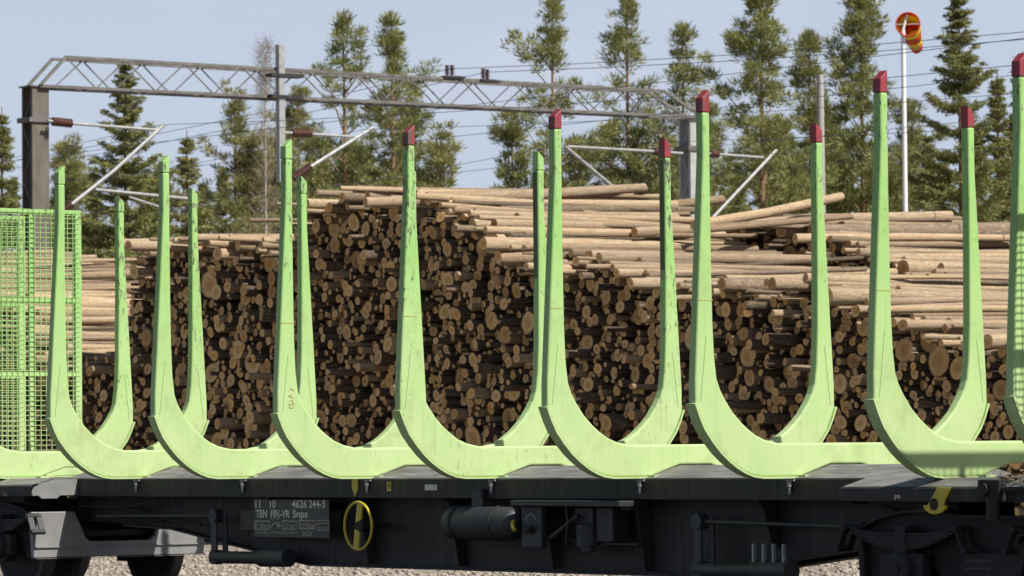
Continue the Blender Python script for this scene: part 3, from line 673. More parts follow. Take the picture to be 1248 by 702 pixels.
sgn = MB(); a = P(293, 623, .955); b_ = P(308.6, 645, .955); sgn.box((a.x, .957, b_.z - .01), (b_.x, .962, a.z + .01)); sgn.box((a.x + .05, .962, b_.z + .05), (b_.x - .02, 1.155, a.z - .05)); sg = sgn.build('brake_plate', M['black'], wag)
text('A', 303.4, 632, 307, 4.8, dim, sg, .955); text('S DB', 295, 641, 308, 5.4, dim, sg, .955); frame(300.5, 624.5, 308.4, 633.3, .9555, sg, dim, .01); frame(293.4, 633.9, 308.4, 644, .9555, sg, dim, .01)
text('J0', 1089.2, 607.3, 1097.2, 4.2, M['white'], wag, .3570)
text('2s', 3.5, 604.6, 8.3, 5.0, M['faint'], wag, .3570)
text('8', 472.6, 595.6, 475.6, 6.5, M['black'], plate8, .8915)
for px0, px1, py0, w_ in ((1177, 1208, 682, 3.2), (1176, 1208, 692, 2.2)):      # worn, unreadable cast marks on the bogie pedestal
    n_ = 9; cm_ = MB()
    for q in range(n_):
        a = P(px0 + (px1 - px0) * q / n_, py0, .4365); b_ = P(px0 + (px1 - px0) * (q + .6) / n_, py0 + w_, .4365)
        cm_.box((a.x, .4345, b_.z), (b_.x, .4375, a.z))
    cm_.build('cast_marks', dim, wag, kind='stuff')
# orange crayon figures on one bunk
def crayon():
    X = BX[4] + .003; mk = MB()
    for pts in ([(352, 477), (354, 473), (358, 476), (356, 481), (352, 482)], [(352, 483), (359, 485)], [(352.5, 489), (355, 487), (358, 491), (357, 497), (353, 497), (352.5, 492), (357, 493)]):
        Q = [onX(x, y, X) for x, y in pts]
        for a, b_ in zip(Q[:-1], Q[1:]): mk.bar(a, b_, .003, .005)
    mk.build('crayon_mark', M['orange'], wag)
crayon()
# thin yellow measuring lines on the stakes
for X in BX[4:9]:
    m_ = MB(); m_.box((X + .0005, -.055, 2.66), (X + .0022, .083, 2.668)); m_.build('height_line', M['hline'], wag)

# the neighbouring wagon on the left: same kind, coupled on
wag2 = copy_tree(wag, None, Vector((-19.62, 0, 0)))
wag2['label'] = 'next timber wagon, its green mesh headboard seen through the first headboard'

# bark litter on the end platform
def litter():
    V, Fc = [], []
    for i in range(420):
        x = rng.uniform(-21.3, -19.6); h = max(0, (x + 21.45) / 1.9) * .13
        y = rng.uniform(.42, .95); z = 1.24 + (y - .39) * .24 + .01 + rng.uniform(0, 1) * h
        a = rng.uniform(0, 6.28); l = rng.uniform(.02, .10); w_ = rng.uniform(.01, .035); th = .006
        d = np.array([math.cos(a), math.sin(a), rng.uniform(-.35, .35)]); sd_ = np.array([-math.sin(a), math.cos(a), rng.uniform(-.4, .4)]); up_ = np.cross(d, sd_)
        b = len(V)
        for q in (-1, 1):
            for (i_, j_) in ((-1, -1), (1, -.7), (.8, 1), (-.9, .8)): V.append(tuple(np.array([x, y, z]) + d*l*i_*.5 + sd_*w_*j_*.5 + up_*th*q*.5))
        Fc += [(b+3, b+2, b+1, b), (b+4, b+5, b+6, b+7), (b, b+1, b+5, b+4), (b+1, b+2, b+6, b+5), (b+2, b+3, b+7, b+6), (b+3, b, b+4, b+7)]
    m_ = MB(); m_.add(V, Fc)
    m_.build('bark_litter', mat_simple('bark_chips', (.16, .10, .06), (.52, .40, .29), 12, .9), kind='stuff', label='heap of pale bark chips on the black end platform of the wagon', cat='bark chips')
litter()

# ------------------------------------------------------------------ log stacks
def pack(poly, yf, rscale=1.0, seed=1, x_pad=0):
    r_ = np.random.default_rng(seed)
    W = np.array([(lambda p: (p.x, p.z))(onY(px, py, yf)) for px, py in poly])
    x0, x1 = W[0, 0], W[-1, 0]
    top = lambda x: np.interp(x, W[:, 0], W[:, 1])
    X = np.zeros(9000); Z = np.zeros(9000); R = np.zeros(9000); n = 0; fails = 0
    def rest(xc, r):
        z = np.full(len(xc), GZ + r)
        if n:
            near = np.abs(X[:n, None] - xc[None, :]) < (R[:n, None] + r)
            d2 = (R[:n, None] + r) ** 2 - (X[:n, None] - xc[None, :]) ** 2
            h = np.where(near, Z[:n, None] + np.sqrt(np.maximum(d2, 0)), -9)
            z = np.maximum(z, h.max(axis=0))
        return z
    while fails < 70 and n < 8900:
        r = float(np.clip(r_.lognormal(math.log(.057), .46), .030, .21)) * rscale
        xc = r_.uniform(x0 + r, x1 - r, 18); z = rest(xc, r); d = top(xc) - z - r * .5
        i = int(np.argmax(d))
        if d[i] < 0: fails += 1; continue
        x2 = np.clip(xc[i] + r_.uniform(-2.2, 2.2, 14) * r, x0 + r, x1 - r); z2 = rest(x2, r)
        ok = top(x2) - z2 - r * .5 >= 0
        z2 = np.where(ok, z2, 99); j = int(np.argmin(z2))
        if z2[j] < z[i]: X[n], Z[n] = x2[j], z2[j]
        else: X[n], Z[n] = xc[i], z[i]
        R[n] = r * 1.0; n += 1
    # thin poles caught in the gaps between the thick logs
    for _ in range(7000):
        if n >= 8900: break
        x = r_.uniform(x0, x1); z = r_.uniform(GZ + .03, max(GZ + .04, top(x) - .05))
        sel = np.abs(X[:n] - x) < .35
        c = float((np.hypot(X[:n][sel] - x, Z[:n][sel] - z) - R[:n][sel]).min()) if sel.any() else 9
        if .022 < c < .12: X[n], Z[n], R[n] = x, z, c * 1.02; n += 1
    surf = top(X[:n]) - Z[:n]
    return X[:n], Z[:n], R[:n], surf

NS, NR = 12, 5
def log_arrays(Xc, Zc, Rc, Yf, L, seed, surf):
    r_ = np.random.default_rng(seed); N = len(Xc)
    ang = np.arange(NS) / NS * 2 * np.pi
    prof = 1 + r_.normal(0, .035, (N, NS)); prof = (prof + np.roll(prof, 1, 1)) / 2
    ecc = r_.normal(0, .05, N); rot = r_.uniform(0, 6.28, N)
    prof = prof * (1 + ecc[:, None] * np.cos(2 * ang[None] + rot[:, None]))
    yj = Yf + r_.normal(0, .11, N) - np.where(r_.uniform(0, 1, N) < .07, r_.uniform(.1, .45, N), 0)
    top_ = surf < .31
    yj = yj + np.where(top_, r_.normal(0, .38, N), 0)
    yawj = r_.normal(0, .022, N) * np.where(top_, 2.0, 1); pitj = r_.normal(0, .010, N) * np.where(top_, 2.0, 1)
    Ls = L + r_.normal(0, .18, N); tap = r_.uniform(.68, .98, N); flip = r_.uniform(0, 1, N) < .5
    bx = r_.normal(0, .035, N); bz = r_.normal(0, .016, N)
    rings = []
    ts = (0, .5, 1)
    rnd = np.where(surf < .34, r_.uniform(0, .60, N), np.where(r_.uniform(0, 1, N) < .22, r_.uniform(0, .5, N), r_.uniform(.6, 1, N)))  # buried logs darker, top logs paler: shade in the gaps put into bark colour
    verts, lcs = [], []
    tilt = r_.normal(0, .10, (N, 2))
    for t in ts:
        k = np.where(flip, tap + (1 - tap) * t, 1 - (1 - tap) * t)[:, None]
        bend = 4 * t * (1 - t)
        x = Xc[:, None] + (yawj * Ls * t + bx * bend)[:, None] + Rc[:, None] * prof * k * np.cos(ang)
        z = Zc[:, None] + (pitj * Ls * t + bz * bend)[:, None] + Rc[:, None] * prof * k * np.sin(ang)
        y = yj[:, None] + (Ls * t)[:, None] + 0 * x
        if t in (0, 1): y = y + Rc[:, None] * (tilt[:, :1] * np.cos(ang) + tilt[:, 1:] * np.sin(ang))
        verts.append(np.stack([x, y, z], 2))
        lcs.append(np.stack([np.cos(ang)[None] + 0 * x, np.sin(ang)[None] + 0 * x, 0 * x + (Ls * t)[:, None]], 2))
    verts = [verts[0], verts[0]] + verts[1:] + [verts[-1]]; lcs = [lcs[0], lcs[0]] + lcs[1:] + [lcs[-1]]
    V = np.concatenate(verts, 1); LC = np.concatenate(lcs, 1)      # N x (NR*NS) x 3 ; ring0 front cap, rings 1-3 sides, ring4 back cap
    per = NR * NS; base = (np.arange(N) * per)[:, None]
    k = np.arange(NS); k2 = (k + 1) % NS; quads = []
    for ring in (1, 2):
        q = np.stack([ring*NS + k2, ring*NS + k, (ring+1)*NS + k, (ring+1)*NS + k2], 1)
        quads.append(q)
    quads = np.concatenate(quads)                                  # 2*NS x 4
    Q = (quads[None] + base[:, :, None]).reshape(-1, 4)
    c0 = np.arange(NS)[None] + base; c1 = ((NR-1)*NS + np.arange(NS)[::-1])[None] + base
    return V, LC, rnd, Q, c0, c1
def make_logs(name, arr):
    V, LC, rnd, Q, c0, c1 = arr; N = len(V)
    caps = np.concatenate([c0, c1]); mi = np.concatenate([np.zeros(len(Q)), np.ones(len(caps))]); sm = np.concatenate([np.ones(len(Q), bool), np.zeros(len(caps), bool)])
    return np_mesh(name, V.reshape(-1, 3), [Q, caps], [4, NS], [M['bark'], M['logend']], mi, {'lc': ('FLOAT_VECTOR', LC.reshape(-1, 3)), 'rnd': ('FLOAT', np.repeat(rnd, NR * NS))}, sm)

STACKS = [
    ([(-150, 306), (-60, 318), (10, 362), (100, 428), (150, 436), (172, 440)], 17.0, 4.1, 1.0, 3),
    ([(157, 306), (170, 291), (250, 287), (340, 289), (384, 285)], 16.95, 4.3, 1.08, 4),
    ([(372, 268), (385, 247), (440, 241), (447, 227), (520, 228), (565, 248), (610, 270), (660, 298), (740, 308), (800, 330), (860, 342), (950, 338), (1000, 330), (1040, 345), (1100, 378), (1180, 395), (1300, 428)], 17.0, 4.3, 1.0, 5),
    ([(770, 330), (850, 270), (880, 263), (930, 259), (1000, 275), (1060, 300), (1120, 318), (1190, 345), (1250, 370)], 22.0, 4.3, 1.0, 6),
]
ALL = []; RAD = []; SURF = []
STN = ['low stack beside the mesh headboard', 'level stack beside the tall one', 'tall long stack', 'rear stack behind the tall one']
def LOGLAB(si, r, sf):
    size = 'thick' if r > .145 else ('medium' if r > .10 else 'slim')
    return size + ' pine log ' + ('on the sunlit top of the ' if sf < .22 else 'in the end face of the ') + STN[si]
for si, (poly, yf, L, rs, sd_) in enumerate(STACKS):
    X, Z, R, surf = pack(poly, yf, rs, sd_)
    RAD.append(R); SURF.append(surf)
    arr = log_arrays(X, Z, R, yf, L, sd_ + 50, surf)
    for i in range(len(X)):
        px, py, d = proj((X[i], yf, Z[i]))
        inside = -15 < px < 1260 and py < 548
        if si == 3 and surf[i] > .55: inside = False
        if si == 1 and px > 372 and surf[i] > .3: inside = False
        score = (R[i] * (FPX / d)) ** 2 * 1.9
        if surf[i] < .22: score += R[i] * 1.0 * (FPX / d) ** 2 * .35
        ALL.append((score if inside else -1, si, i))
    STACKS[si] = arr
ALL.sort(reverse=True)
chosen = set((s, i) for _, s, i in ALL[:300])
lf = [[], [], [], [], [], []]
off = 0
rest_parts = []
for si, (V, LC, rnd, Q, c0, c1) in enumerate(STACKS):
    for i in range(len(V)):
        if (si, i) in chosen:
            a = (V[i:i+1], LC[i:i+1], rnd[i:i+1], Q[i*2*NS:(i+1)*2*NS] - i*NR*NS, c0[i:i+1] - i*NR*NS, c1[i:i+1] - i*NR*NS)
            org = V[i, :NS].mean(axis=0); a = (V[i:i+1] - org, *a[1:])
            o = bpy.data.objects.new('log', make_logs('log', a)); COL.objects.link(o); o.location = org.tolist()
            setp(o, LOGLAB(si, RAD[si][i], SURF[si][i]), 'log', 'logs in the timber stacks')
    keep = np.array([i for i in range(len(V)) if (si, i) not in chosen])
    rest_parts.append((V[keep], LC[keep], rnd[keep]))
V = np.concatenate([p[0] for p in rest_parts]); LC = np.concatenate([p[1] for p in rest_parts]); rnd = np.concatenate([p[2] for p in rest_parts])
base = (np.arange(len(V)) * NR * NS)[:, None]; k = np.arange(NS); k2 = (k + 1) % NS
quads = np.concatenate([np.stack([r*NS + k2, r*NS + k, (r+1)*NS + k, (r+1)*NS + k2], 1) for r in (1, 2)])
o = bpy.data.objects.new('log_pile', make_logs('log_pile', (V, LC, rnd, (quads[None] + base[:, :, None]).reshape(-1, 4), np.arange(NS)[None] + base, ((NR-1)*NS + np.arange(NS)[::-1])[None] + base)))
COL.objects.link(o); setp(o, 'mass of smaller pine logs filling the stacks behind the wagon', 'logs', kind='stuff')
def loose_log(a, b, r, seed):
    a, b = Vector(a), Vector(b); L = (b - a).length
    arr = log_arrays(np.zeros(1), np.zeros(1), np.array([r]), 0.0, L, seed, np.array([.32]))
    o = bpy.data.objects.new('log', make_logs('log', arr)); COL.objects.link(o)
    o.location = a; o.rotation_euler = (b - a).to_track_quat('Y', 'Z').to_euler()
    setp(o, 'long loose log lying askew across the rear stack of logs', 'log', 'loose logs lying askew on the rear stack')
for q, (x0, y0, x1, y1, r) in enumerate(((838, 276, 1014, 243, .085), (858, 279, 1026, 262, .07), (780, 283, 965, 276, .09), (700, 262, 868, 246, .08))):
    loose_log(onY(x0, y0, 19.2), onY(x1, y1, 22.9), r, 300 + q)
print('logs total', len(V) + 300)

# ------------------------------------------------------------------ catenary portal
MD = 84.0
m0 = atd(43, 107, MD); XP = m0.x
portal = empty('catenary_portal', (XP, m0.y, GZ), 'steel lattice catenary portal spanning the tracks above the log stacks', 'catenary portal')
def mast(px, py_top, mat, name):
    c = onX(px, py_top, XP); h = MB(); wd, t = .40, .03
    for s in (-1, 1):
        x = XP + s * .20
        h.box((x - .012, c.y - wd/2, GZ), (x + .012, c.y + wd/2, c.z))
        for e in (-1, 1): h.box((x - (.05 if s > 0 else -.012), c.y + e*(wd/2) - .008, GZ), (x + (.05 if s < 0 else -.012), c.y + e*(wd/2) + .008, c.z - .002))
    h.box((XP - .25, c.y - .25, c.z), (XP + .25, c.y + .25, c.z + .03))
    mo = h.build(name, mat, portal)
    z = c.z - .25; k = 0
    while z > 2.5:
        for e in (-1, 1):
            l = MB(); s = 1 if k % 2 else -1
            l.bar((XP - .18*s, c.y + e*.19, z), (XP + .18*s, c.y + e*.19, z - .55), .02, .05, up=(0, 1, 0)); l.build('lacing_bar', mat if mat is M['mastzinc'] else M['truss'], mo)
        z -= .55; k += 1
    cl = MB(); zc_ = c.z - .68; cl.box((XP - .26, c.y - .29, zc_ - .05), (XP + .26, c.y + .29, zc_ + .05)); cl.build('mast_clamp', M['truss'], mo)
    return c
cl_ = mast(43, 107, M['rusty'], 'mast'); cr2 = mast(842, 146, M['mastzinc'], 'mast')
zb0 = onX(62, 107, XP).z; zt0 = onX(75, 71, XP).z; zb1 = onX(830, 143, XP).z; zt1 = onX(800, 112, XP).z
ya, yb = onX(72, 71, XP).y, onX(800, 112, XP).y
zbm = (zb0 + zb1) / 2; ztm = (zt0 + zt1) / 2
def zlin(y, a, b): return a + (b - a) * (y - cl_.y) / (cr2.y - cl_.y)
for s in (-1, 1):
    x = XP + s * .27
    for (p, q, nm) in (((x, cl_.y - .05, zb0), (x, cr2.y + .15, zb1), 'bottom_chord'), ((x, ya, zt0), (x, yb, zt1), 'top_chord'), ((x, cl_.y - .05, zb0), (x, ya, zt0), 'end_chord'), ((x, cr2.y + .15, zb1), (x, yb, zt1), 'end_chord')):
        c = MB(); c.bar(p, q, .06, .06); c.build(nm, M['truss'], portal)
n = 22
for i in range(n):
    y0 = ya + (yb - ya) * i / n; y1 = ya + (yb - ya) * (i + 1) / n; ym = (y0 + y1) / 2
    for s in (-1, 1):
        x = XP + s * .27
        if (i + (s > 0)) % 2: a, b_ = (x, y0, zlin(y0, zt0, zt1)), (x, y1, zlin(y1, zb0, zb1))
        else: a, b_ = (x, y0, zlin(y0, zb0, zb1)), (x, y1, zlin(y1, zt0, zt1))
        d = MB(); d.bar(a, b_, .024, .024); d.build('diagonal', M['truss'], portal)
    for (za, zb_) in ((zt0, zt1), (zb0, zb1)):
        d = MB(); s = 1 if i % 2 else -1; d.bar((XP - .27*s, y0, zlin(y0, za, zb_)), (XP + .27*s, y1, zlin(y1, za, zb_)), .024, .024); d.build('plan_brace', M['truss'], portal)
# drop post with its clamps
dp0 = onX(341, 55, XP + .36); dp1 = onX(341, 222, XP + .36)
d = MB(); d.box((XP + .30, dp0.y - .075, dp1.z), (XP + .44, dp0.y + .075, dp0.z)); drop = d.build('drop_post', M['zinc'], portal)
for yy in (92, 118):
    q = onX(341, yy, XP + .36); d = MB(); d.box((XP + .22, q.y - .28, q.z - .035), (XP + .47, q.y + .55, q.z + .035)); d.build('post_clamp', M['black'], drop)
# cantilevers
def insulator(mb, a, b_, k_=1.0):
    a, b_ = Vector(a), Vector(b_); pts, rr = [], []; n = 8
    for i in range(n):
        t0 = i / n; 
        for dt, r in ((0, .045), (.2/n*1.0, .095), (.5/n, .095), (.75/n, .045)): pts.append(a.lerp(b_, t0 + dt)); rr.append(r)
    mb.tube(pts, [q * k_ for q in rr], 12)
XC = XP + .42
def canti(top, ins_top, strut, ins_low, reg=None, arm=None):
    c = MB(); c.tube([onX(*p, XC) for p in top], .032, 8); co = c.build('cantilever', M['zinc'], portal)
    i_ = MB(); insulator(i_, onX(*ins_top[0], XC), onX(*ins_top[1], XC)); i_.build('insulator', M['insul'], co)
    c = MB(); c.tube([onX(*p, XC) for p in strut], .042, 8); c.build('strut', M['zinc'], co)
    i_ = MB(); insulator(i_, onX(*ins_low[0], XC), onX(*ins_low[1], XC)); i_.build('insulator', M['insul'], co)
    if reg: c = MB(); c.tube([onX(*p, XC) for p in reg], .034, 8); c.build('registration_tube', M['zinc'], co)
    if arm: c = MB(); c.tube([onX(*p, XC) for p in arm], .026, 8); c.build('steady_arm', M['zinc'], co)
canti([(58, 147), (66, 148.5), (88, 150.5), (192, 158.5)], [(64, 148), (88, 150.5)], [(86, 250), (140, 207), (201, 151)], [(74, 259), (87, 249)], [(116, 231), (228, 242)], [(157, 240), (206, 256)])
canti([(346, 162), (356, 162), (380, 163.5), (436, 167)], [(356, 162), (380, 163)], [(379, 203), (455, 155)], [(357, 218), (379, 203)], None, None)
canti([(832, 187), (806, 185), (692, 178.5)], [(797, 184.5), (806, 185.2)], [(772, 249), (688, 178)], [(784, 259), (772, 249)])
canti([(864, 187), (875, 188), (930, 192)], [(866, 187), (875, 188)], [(868, 266), (946, 183)], [(858, 277), (868, 266)])
for px_, py_ in ((545, 91), (551, 91), (589, 95), (594, 96)):
    q = onX(px_, py_, XP + .27); i_ = MB(); insulator(i_, (q.x, q.y, q.z), (q.x, q.y, q.z + .22), .6); i_.tube([(q.x, q.y, q.z - .1), (q.x, q.y, q.z)], .02, 6); i_.build('feeder_insulator', M['insul'], portal)
    d = MB(); d.box((q.x - .1, q.y - .12, q.z - .08), (q.x + .1, q.y + .3, q.z - .03)); d.build('feeder_bracket', M['black'], portal)

# overhead wires: each sags between the portal and supports up and down the line
def wire(px, py, dz1, sag1, label, r=.011, xoff=.3, up=0.0, span=62, grp='overhead wires of the railway'):
    p = onX(px, py, XP + xoff); p = Vector((p.x, p.y, p.z + up)); pts = []
    for sgn in (-1, 1):
        seg = []
        for i in range(15):
            t = i / 14; seg.append((p.x + sgn * span * t, p.y, p.z + (dz1 if sgn > 0 else 0) * t - sag1 * 4 * t * (1 - t)))
        pts = list(reversed(seg))[:-1] if sgn < 0 else pts + seg
    m_ = MB(); m_.tube(pts, r, 5); m_.build('overhead_wire', M['wire'], label=label, cat='wire', group=grp)
FEED = 'thin dark feeder wire running from the insulators on top of the portal'
wire(548, 84, .2, 1.0, FEED, r=.0075); wire(592, 88, .2, 1.0, FEED, r=.0075)
CAT = 'thin dark wire of the overhead line held below the portal'
for a_, b_ in (((198, 152), (203, 172)), ((442, 158), (447, 178)), ((690, 176), (688, 196)), ((940, 187), (936, 207))):
    wire(a_[0], a_[1], 0, .85, CAT, r=.006, xoff=.42); wire(b_[0], b_[1], 0, .05, CAT, r=.006, xoff=.42)

# ------------------------------------------------------------------ wooden pole and windsock
a = atd(999.5, 91, 92); pl = MB(); pl.tube([(a.x + .02, a.y, GZ - .3), (a.x, a.y, a.z)], [.105, .078], 12); pl.build('wooden_pole', M['polewood'], label='grey weathered wooden pole standing behind the log stacks', cat='pole')
a = atd(1100.5, 28, 88); ws = empty('windsock', (a.x, a.y, GZ), 'red and yellow striped windsock drooping on a tall white pole', 'windsock')
b0 = atd(1104.5, 330, 88)
pl = MB(); pl.tube([(a.x, a.y, GZ), (a.x, a.y, a.z - .15)], [.062, .05], 12); pl.tube([(a.x, a.y, a.z - .15), (a.x + .03, a.y + .04, a.z + .05), (a.x + .06, a.y + .08, a.z + .18)], .03, 8); pl.build('pole', M['white_pole'], ws)
def sock():
    d = 87.9
    ctr = [(1106.5, 29.5), (1107.5, 31.5), (1110, 38.5), (1113, 46.5), (1115.5, 53), (1117.5, 59.5)]
    rad = [14.5, 14.2, 12.4, 10.4, 8.8, 6.6]
    k = FPX / d; n = 20
    # axis falls away to the right and away from the viewer; open mouth looks back towards the viewer and down the pole
    C = [atd(x, y, d + .0 + .20 * i) for i, (x, y) in enumerate(ctr)]
    rings = []
    for i, c in enumerate(C):
        dr = (C[min(i+1, 5)] - C[max(i-1, 0)]).normalized()
        s = dr.cross(Vector((0, 0, 1))).normalized(); t = s.cross(dr)
        if i == 0: dr0 = dr
        wob = [1 + .05 * math.sin(3 * 2*math.pi*q/n + i * 1.3) * min(i, 3) / 3 for q in range(n)]
        rings.append([c + (s*math.cos(2*math.pi*q/n) + t*math.sin(2*math.pi*q/n)) * (rad[i] / k * wob[q]) for q in range(n)])
    cols = ['sock_red', 'sock_yel', 'sock_red', 'sock_yel', 'sock_red']
    for i in range(5):
        m_ = MB(); m_.add(rings[i] + rings[i+1], [(q, (q+1) % n, n + (q+1) % n, n + q) for q in range(n)], 0, True)
        so_ = m_.build('sock_band', M[cols[i]], ws); sm_ = so_.modifiers.new('thick', 'SOLIDIFY'); sm_.thickness = .006
    m_ = MB(); m_.tube(rings[0] + rings[0][:1], .016, 6, caps=False); m_.build('hoop', M['sock_red'], ws)
    m_ = MB(); m_.tube([rings[0][0], rings[0][10]], .007, 6); m_.build('hoop_brace', M['white_pole'], ws)
sock()

# ------------------------------------------------------------------ trees
def tree(px, ytop, depth, kind, wpx, label, group=None, mat=None, dens=1.0, cbase=.28, seed=0, twigs=False):
    r_ = np.random.default_rng(seed * 13 + 5)
    tip = atd(px, ytop, depth); H = tip.z - GZ; k = FPX / depth; Rm = wpx / 2 / k * {'P': 1.95, 'S': 2.0, 'B': 1.2}[kind]
    root = empty({'P': 'pine_tree', 'S': 'spruce_tree', 'B': 'birch_tree'}[kind], (tip.x, tip.y, GZ), label, 'tree', group)
    tr = MB(); nn = 9; lean = r_.normal(0, .012 * H, 2)
    def axis(t): return np.array([lean[0] * math.sin(t * 2.4) * .6, lean[1] * math.sin(t * 2.0) * .6, H * t])
    r0 = H * (.0105 if kind == 'P' else .011)
    if kind == 'B': r0 = H * .006
    tr.tube([Vector(axis(t)) + Vector((tip.x, tip.y, GZ - (.2 if t == 0 else 0))) for t in np.linspace(0, .995, nn)], [r0 * (1 - .93 * t) + .006 for t in np.linspace(0, 1, nn)], 8)
    P0, D, Lb, W = [], [], [], []           # blades
    z = cbase * H; bi = 0
    step = .60 if kind == 'P' else .50
    lob = r_.uniform(0, 6.28, 6)
    if kind == 'B': step = .5
    while z < H * .985:
        t = max(0.0, (z / H - cbase) / (1 - cbase))
        if kind == 'P': prof = (min(1, .55 + t * 2.0)) * (1 - t ** 1.6) ** .95 * r_.uniform(.40, 1.22) + .05
        elif kind == 'S': prof = (1 - t) ** 1.0 * r_.uniform(.80, 1.10) + .02
        else: prof = (1 - t) ** .6 * .8 + .1
        nb = r_.integers(4, 6) if kind == 'P' else r_.integers(6, 9)
        ph = r_.uniform(0, 6.28)
        for b in range(nb):
            a = ph + b * 6.283 / nb + r_.normal(0, .25); Lr = Rm * prof * r_.uniform(.55, 1.18)
            if kind == 'P': Lr *= 1 + .55 * math.sin(a + lob[0] + z * .9) * math.sin(2 * a + lob[1] + z * 1.7) + .16 * math.sin(z * 2.3 + lob[2])
            if kind == 'P' and r_.uniform() < .17 * (2 - dens): continue
            slope = {'P': .20 + .85 * t, 'S': -.28 + .75 * t, 'B': .9}[kind] + r_.normal(0, .12)
            d = np.array([math.cos(a), math.sin(a), slope]); d /= np.linalg.norm(d)
            s = axis(z / H) + np.array([0, 0, r_.uniform(-.2, .2) * step]); 
            curve = {'P': .22, 'S': .20, 'B': .2}[kind]
            def pt(u): return s + d * Lr * u + np.array([0, 0, curve * Lr * u * u])
            tr.tube([Vector(pt(u)) + Vector((tip.x, tip.y, GZ)) for u in (0, .5, 1)], [r0 * .30 * (1 - .6 * t) * min(1, Lr), r0 * .17 * (1 - .6 * t) * min(1, Lr), .006], 4, caps=False)
            if kind == 'P':
                nc = max(2, int(Lr * 5.6 * dens))
                for c in range(nc):
                    u = 1 - (c / nc) * .72 * r_.uniform(.6, 1.1); off = np.array([-d[1], d[0], 0]) * r_.normal(0, .30) * Lr * (1.15 - abs(u - .6)) * .8
                    cc = pt(u) + off + np.array([0, 0, r_.normal(.03, .07)]); m = int(62 * dens ** .5)
                    rc = r_.uniform(.18, .38)
                    g = r_.normal(0, 1, (m, 3)); g /= np.linalg.norm(g, axis=1)[:, None]
                    P0.append(cc + g * rc * r_.uniform(.1, .9, (m, 1)) * np.array([1, 1, .62])); 
                    dd = g + d * .5 + np.array([0, 0, .55]); dd /= np.linalg.norm(dd, axis=1)[:, None]
                    D.append(dd); Lb.append(r_.uniform(.11, .21, m)); W.append(r_.uniform(.026, .048, m))
            elif kind == 'S':
                nc = max(3, int(Lr * 8.5 * dens)); side = np.array([-d[1], d[0], 0])
                for c in range(nc):
                    u = .12 + .9 * (c + r_.uniform()) / nc; sp_w = .34 * Lr * (1.05 - u) + .09 * (1.05 - t)
                    m = int(42 * dens); lat = r_.normal(0, .6, m)[:, None] * sp_w * side
                    P0.append(pt(u) + lat + np.stack([r_.normal(0, .06, m), r_.normal(0, .06, m), (-np.abs(r_.normal(0, .14, m)) + .05) * (1.1 - t)], 1))
                    dd = d * .6 + np.sign(lat) * .5 * np.abs(side) * np.sign(side) + r_.normal(0, .45, (m, 3)) + np.array([0, 0, -.35]); dd /= np.linalg.norm(dd, axis=1)[:, None]
                    D.append(dd); Lb.append(r_.uniform(.09, .19, m) * (1.1 - .55 * t)); W.append(r_.uniform(.028, .052, m))
            else:
                m = 26; u = r_.uniform(.2, 1.1, m)
                P0.append(np.array([pt(x) for x in u]) + r_.normal(0, .10, (m, 3))); dd = d * .7 + r_.normal(0, .5, (m, 3)) + np.array([0, 0, .3]); dd /= np.linalg.norm(dd, axis=1)[:, None]
                D.append(dd); Lb.append(r_.uniform(.15, .45, m)); W.append(r_.uniform(.008, .014, m))
        z += step * r_.uniform(.75, 1.25) * (1.0 if t < .75 else .55)
    tr.build('trunk', M['birch'] if kind == 'B' else M['trunk'], root)
    P0 = np.concatenate(P0); D = np.concatenate(D); Lb = np.concatenate(Lb); W = np.concatenate(W); n = len(P0)
    q = r_.normal(0, 1, (n, 3)); sdv = np.cross(D, q); sdv /= np.linalg.norm(sdv, axis=1)[:, None]
    V = np.stack([P0 - sdv * W[:, None] / 2, P0 + sdv * W[:, None] / 2, P0 + D * Lb[:, None]], 1)
    hue = np.clip(r_.normal(.5, .22, n) + np.repeat(r_.normal(0, .18, n // 40 + 1), 40)[:n], 0, 1)
    me = np_mesh('crown', V.reshape(-1, 3), [np.arange(n * 3).reshape(-1, 3)], [3], [mat or M['pine' if kind == 'P' else 'spruce']], attrs={'rnd': ('FLOAT', np.repeat(hue, 3))})
    o = bpy.data.objects.new('crown', me); COL.objects.link(o); o.parent = root
    return n

